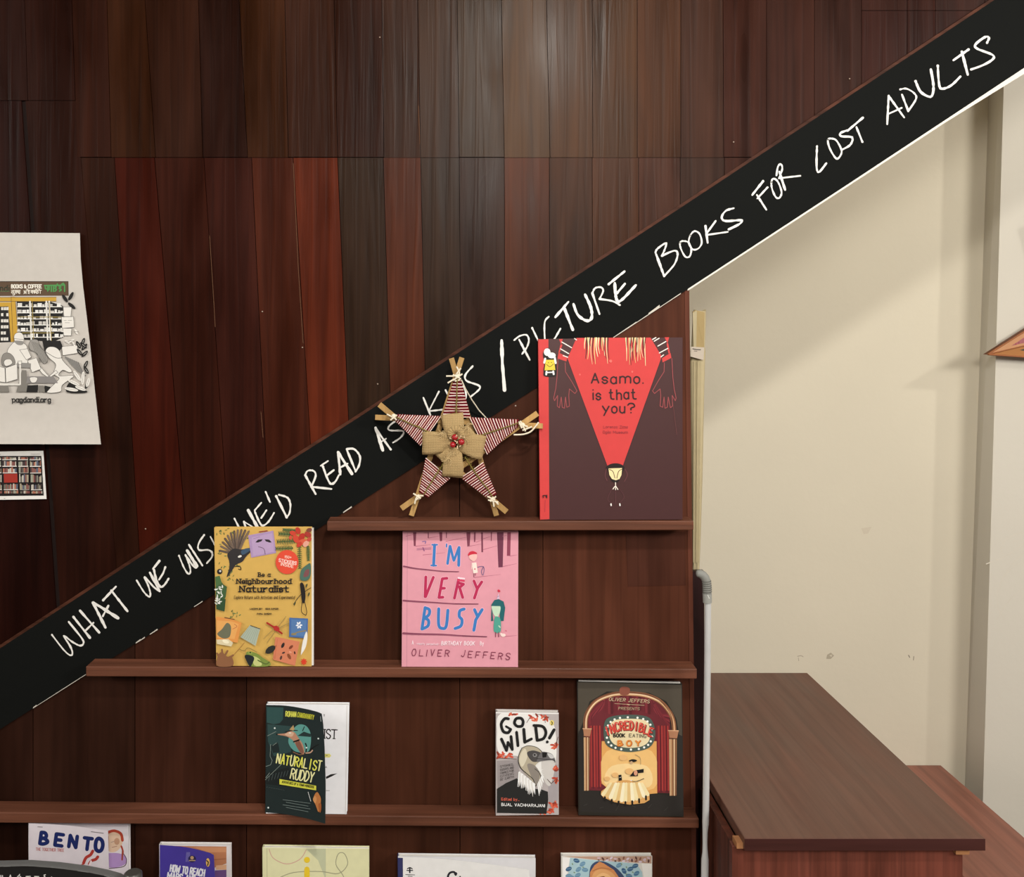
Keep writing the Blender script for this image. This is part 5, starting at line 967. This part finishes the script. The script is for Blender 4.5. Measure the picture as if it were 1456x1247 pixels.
m = MB(); m.box(.502, .9145, -.216, -.198, .002, tz - .0225, M_red); m.build('front_panel', tb_, bevel=.0012)
M_dk = wood('dark_side_wood', '4a2418', 2, rough=.5, spec=.25, grain=26)
m = MB(); m.box(.503, .517, -.1975, -.006, .002, tz - .0225, M_dk); m.build('side_panel', tb_)
m = MB(); m.box(.9005, .9145, -.1975, .53, .002, tz - .0225, M_dk); m.build('side_panel', tb_)
m = MB(); m.box(.5075, .5186, -.226, -.2, tz - .0222, tz - .0125, M_raw); m.build('batten', tb_)
m = MB(); m.box(.897, .921, -.2255, -.2165, tz - .033, tz - .0214, M_raw); m.build('batten', tb_)
bz = .495
be = root('wooden_bench', 'low red-brown wooden bench behind the table, against the right wall', 'bench', (1.13, .2, 0))
M_bench = wood('bench_wood', '855443', 1, rough=.42, spec=.4, grain=24, lo=.78, hi=1.2, bump=.1, blotch=(.85, 1.15))
m = MB(); m.box(.965, 1.075, -.5, .574, bz - .03, bz, M_bench); m.build('seat_plank', be, bevel=.0012)
m = MB(); m.box(1.0762, 1.298, -.5, .574, bz - .03, bz, M_bench); m.build('seat_plank', be, bevel=.0012)
for y in (-.42, .45):
    m = MB(); m.box(1.0, 1.27, y, y + .035, .001, bz - .03, M_red); m.build('leg', be)

# ------------------------------------------------------------------ painted paper star on the right wall
YW_ = YC - .03
cpx, rpx = (1574, 461.6), 175; tip_a = math.radians(194)                  # a point towards the lower left
sr = root('star_lantern', 'orange-edged glittery star hanging at the right edge on the white wall', 'star ornament', P(*cpx, YC - .01))
S_ = (DIST + YW_) / F; c0 = P(*cpx, YW_)
def wp(a, r, Y=0): return V((c0.x + math.cos(a) * r * S_, YW_ + Y, c0.z + math.sin(a) * r * S_))
M_or = plain('96582f', .45, .35); M_or2 = plain('b07644', .45, .35); M_dkr = plain('861f2a', .4, .4); M_teal = plain('24403f', .35, .5)
fr_ = MB(); pr_ = MB(); pt_ = MB(); bd = MB(); gl = MB(); IR = rpx * .382; rr = random.Random(4)
for k in range(5):
    a = math.pi + math.radians(14) + k * math.radians(72); A0, I0, I1 = wp(a, rpx), wp(a - math.radians(36), IR), wp(a + math.radians(36), IR); Cc = wp(a, 0, -.022); mid_r = wp(a, rpx * .9, -.004)
    for I, sg in ((I0, -1), (I1, 1)):        # two facets per point, with a raised ridge between them
        fr_.face([A0, I, Cc], M_or2, False)
        G3 = lambda u, v: A0 * (1 - u - v) + I * u + Cc * v
        off = V((0, -.0006, 0)); up_side = sg < 0
        tri = [G3(.10, .13), G3(.80, .10), G3(.08, .80)] if up_side else [G3(.12, .17), G3(.82, .10), G3(.10, .80)]
        (pr_ if up_side else pt_).face([p + off for p in tri], M_dkr if up_side else M_teal)
        for i in range(70):
            u, v = rr.random(), rr.random()
            if u + v > 1: u, v = 1 - u, 1 - v
            p = tri[0] * (1 - u - v) + tri[1] * u + tri[2] * v + V((0, -.0006, 0))
            if up_side: gl.ball(p, rr.uniform(.0008, .0016), plain(('a8303a', 'c45a5c', '6e1822')[i % 3], .25, .6), 6, 4)
            elif i < 45: bd.ball(p, rr.uniform(.0012, .0018), plain(('1f3434', '3a5a58', '8aa09c')[i % 3], .2, .7), 6, 4)
        fr_.tube([A0 + V((0, -.0005, 0)), I + V((0, -.0005, 0))], .0022, M_or, 6)
    fr_.tube([A0 + V((0, -.001, 0)), Cc + V((0, -.001, 0))], .0014, M_or, 6)
    fr_.face([wp(a, rpx, .02), wp(a - math.radians(36), IR, .026), wp(a, 0, .026), wp(a + math.radians(36), IR, .026)], M_or); 
    for I, J in ((a - math.radians(36), a), (a, a + math.radians(36))): fr_.face([wp(I, IR if I != a else rpx), wp(J, rpx if J == a else IR), wp(J, rpx if J == a else IR, .02 if J == a else .026), wp(I, IR if I != a else rpx, .026 if I != a else .02)], plain('6a3a20', .6))
fr_.build('star_frame', sr); pr_.build('glitter_panel', sr, label='dark red glitter panels'); pt_.build('bead_panel', sr, label='dark teal panels'); gl.build('glitter', sr)['kind'] = 'stuff'; bd.build('beads', sr)['kind'] = 'stuff'

# ------------------------------------------------------------------ black board with taped rim in the lower left corner
YB = -.16
bx = root('black_sign_board', 'black board with grey tape along its curved top edge, lower left corner', 'sign board', (P(60, 0, YB).x, YB + .005, 0))
TP = [(x, y + 4.5) for x, y in [(-150, 1228), (0, 1225.5), (40, 1224.5), (80, 1227.5), (120, 1232.5), (150, 1238.5), (168, 1243.5), (178, 1249)]]
m = MB(); M_blk = plain('1d1c1b', .55, .25)
fr2 = [P(x, y + 1, YB) for x, y in TP]; bot = [V((fr2[-1].x, YB, .002)), V((fr2[0].x, YB, .002))]
m.prism((fr2 + bot)[::-1], (0, .012, 0), M_blk)
A = Art(Plane(P(0, 1240, YB), P(10, 1240, YB), P(0, 1250, YB)), m, (0, 1190, 6.618), 1e-4)
for q in ([(8, 362), (8, 385)], [(24, 362), (24, 385)], [(82, 400), (98, 358), (112, 400)], [(165, 372), (180, 366), (196, 374)], [(178, 362), (186, 352)], [(245, 372), (286, 370)], [(265, 372), (265, 400)], [(325, 371), (366, 372)], [(345, 372), (345, 400)], [(400, 400), (420, 366), (436, 400)], [(412, 360), (428, 354)], [(486, 376), (488, 400)]): A.line('e0dcd2', 8, q)
m.build('board', bx)
m = MB(); M_tape = plain('6e6d69', .3, .5)
for (x0, y0), (x1, y1) in zip(TP, TP[1:]):
    h0, h1 = (2.5, 2.5); u = [P(x0, y0 - .5, YB - .0012), P(x1, y1 - .5, YB - .0012), P(x1, y1 + h1, YB - .0012), P(x0, y0 + h0, YB - .0012)]
    m.face([u[3], u[2], u[1], u[0]], M_tape, True); m.face([u[0], u[1], u[1] + V((0, .0135, 0)), u[0] + V((0, .0135, 0))], M_tape, True)
for x, y, L in ((30, 1231, 18), (70, 1233, 22), (110, 1238, 16), (148, 1245, 8), (5, 1232, 10)): m.tube([P(x, y, YB - .0016), P(x + L, interp(TP, x + L) - interp(TP, x) + y, YB - .0016)], .0008, M_tape, 5)
m.build('tape_edge', bx)
kn = P(189, 1243, YB - .01); 
m = MB(); rg = lambda z, r_: [V((kn.x + r_ * math.cos(t), kn.y + r_ * math.sin(t), z)) for t in [2 * math.pi * k / 18 for k in range(18)]]
m.loft([rg(.002, .014), rg(kn.z - .012, .014), rg(kn.z - .010, .0165), rg(kn.z + .001, .0165), rg(kn.z + .004, .013)], plain('55534c', .35, .5, .3)); m.build('end_post', bx)
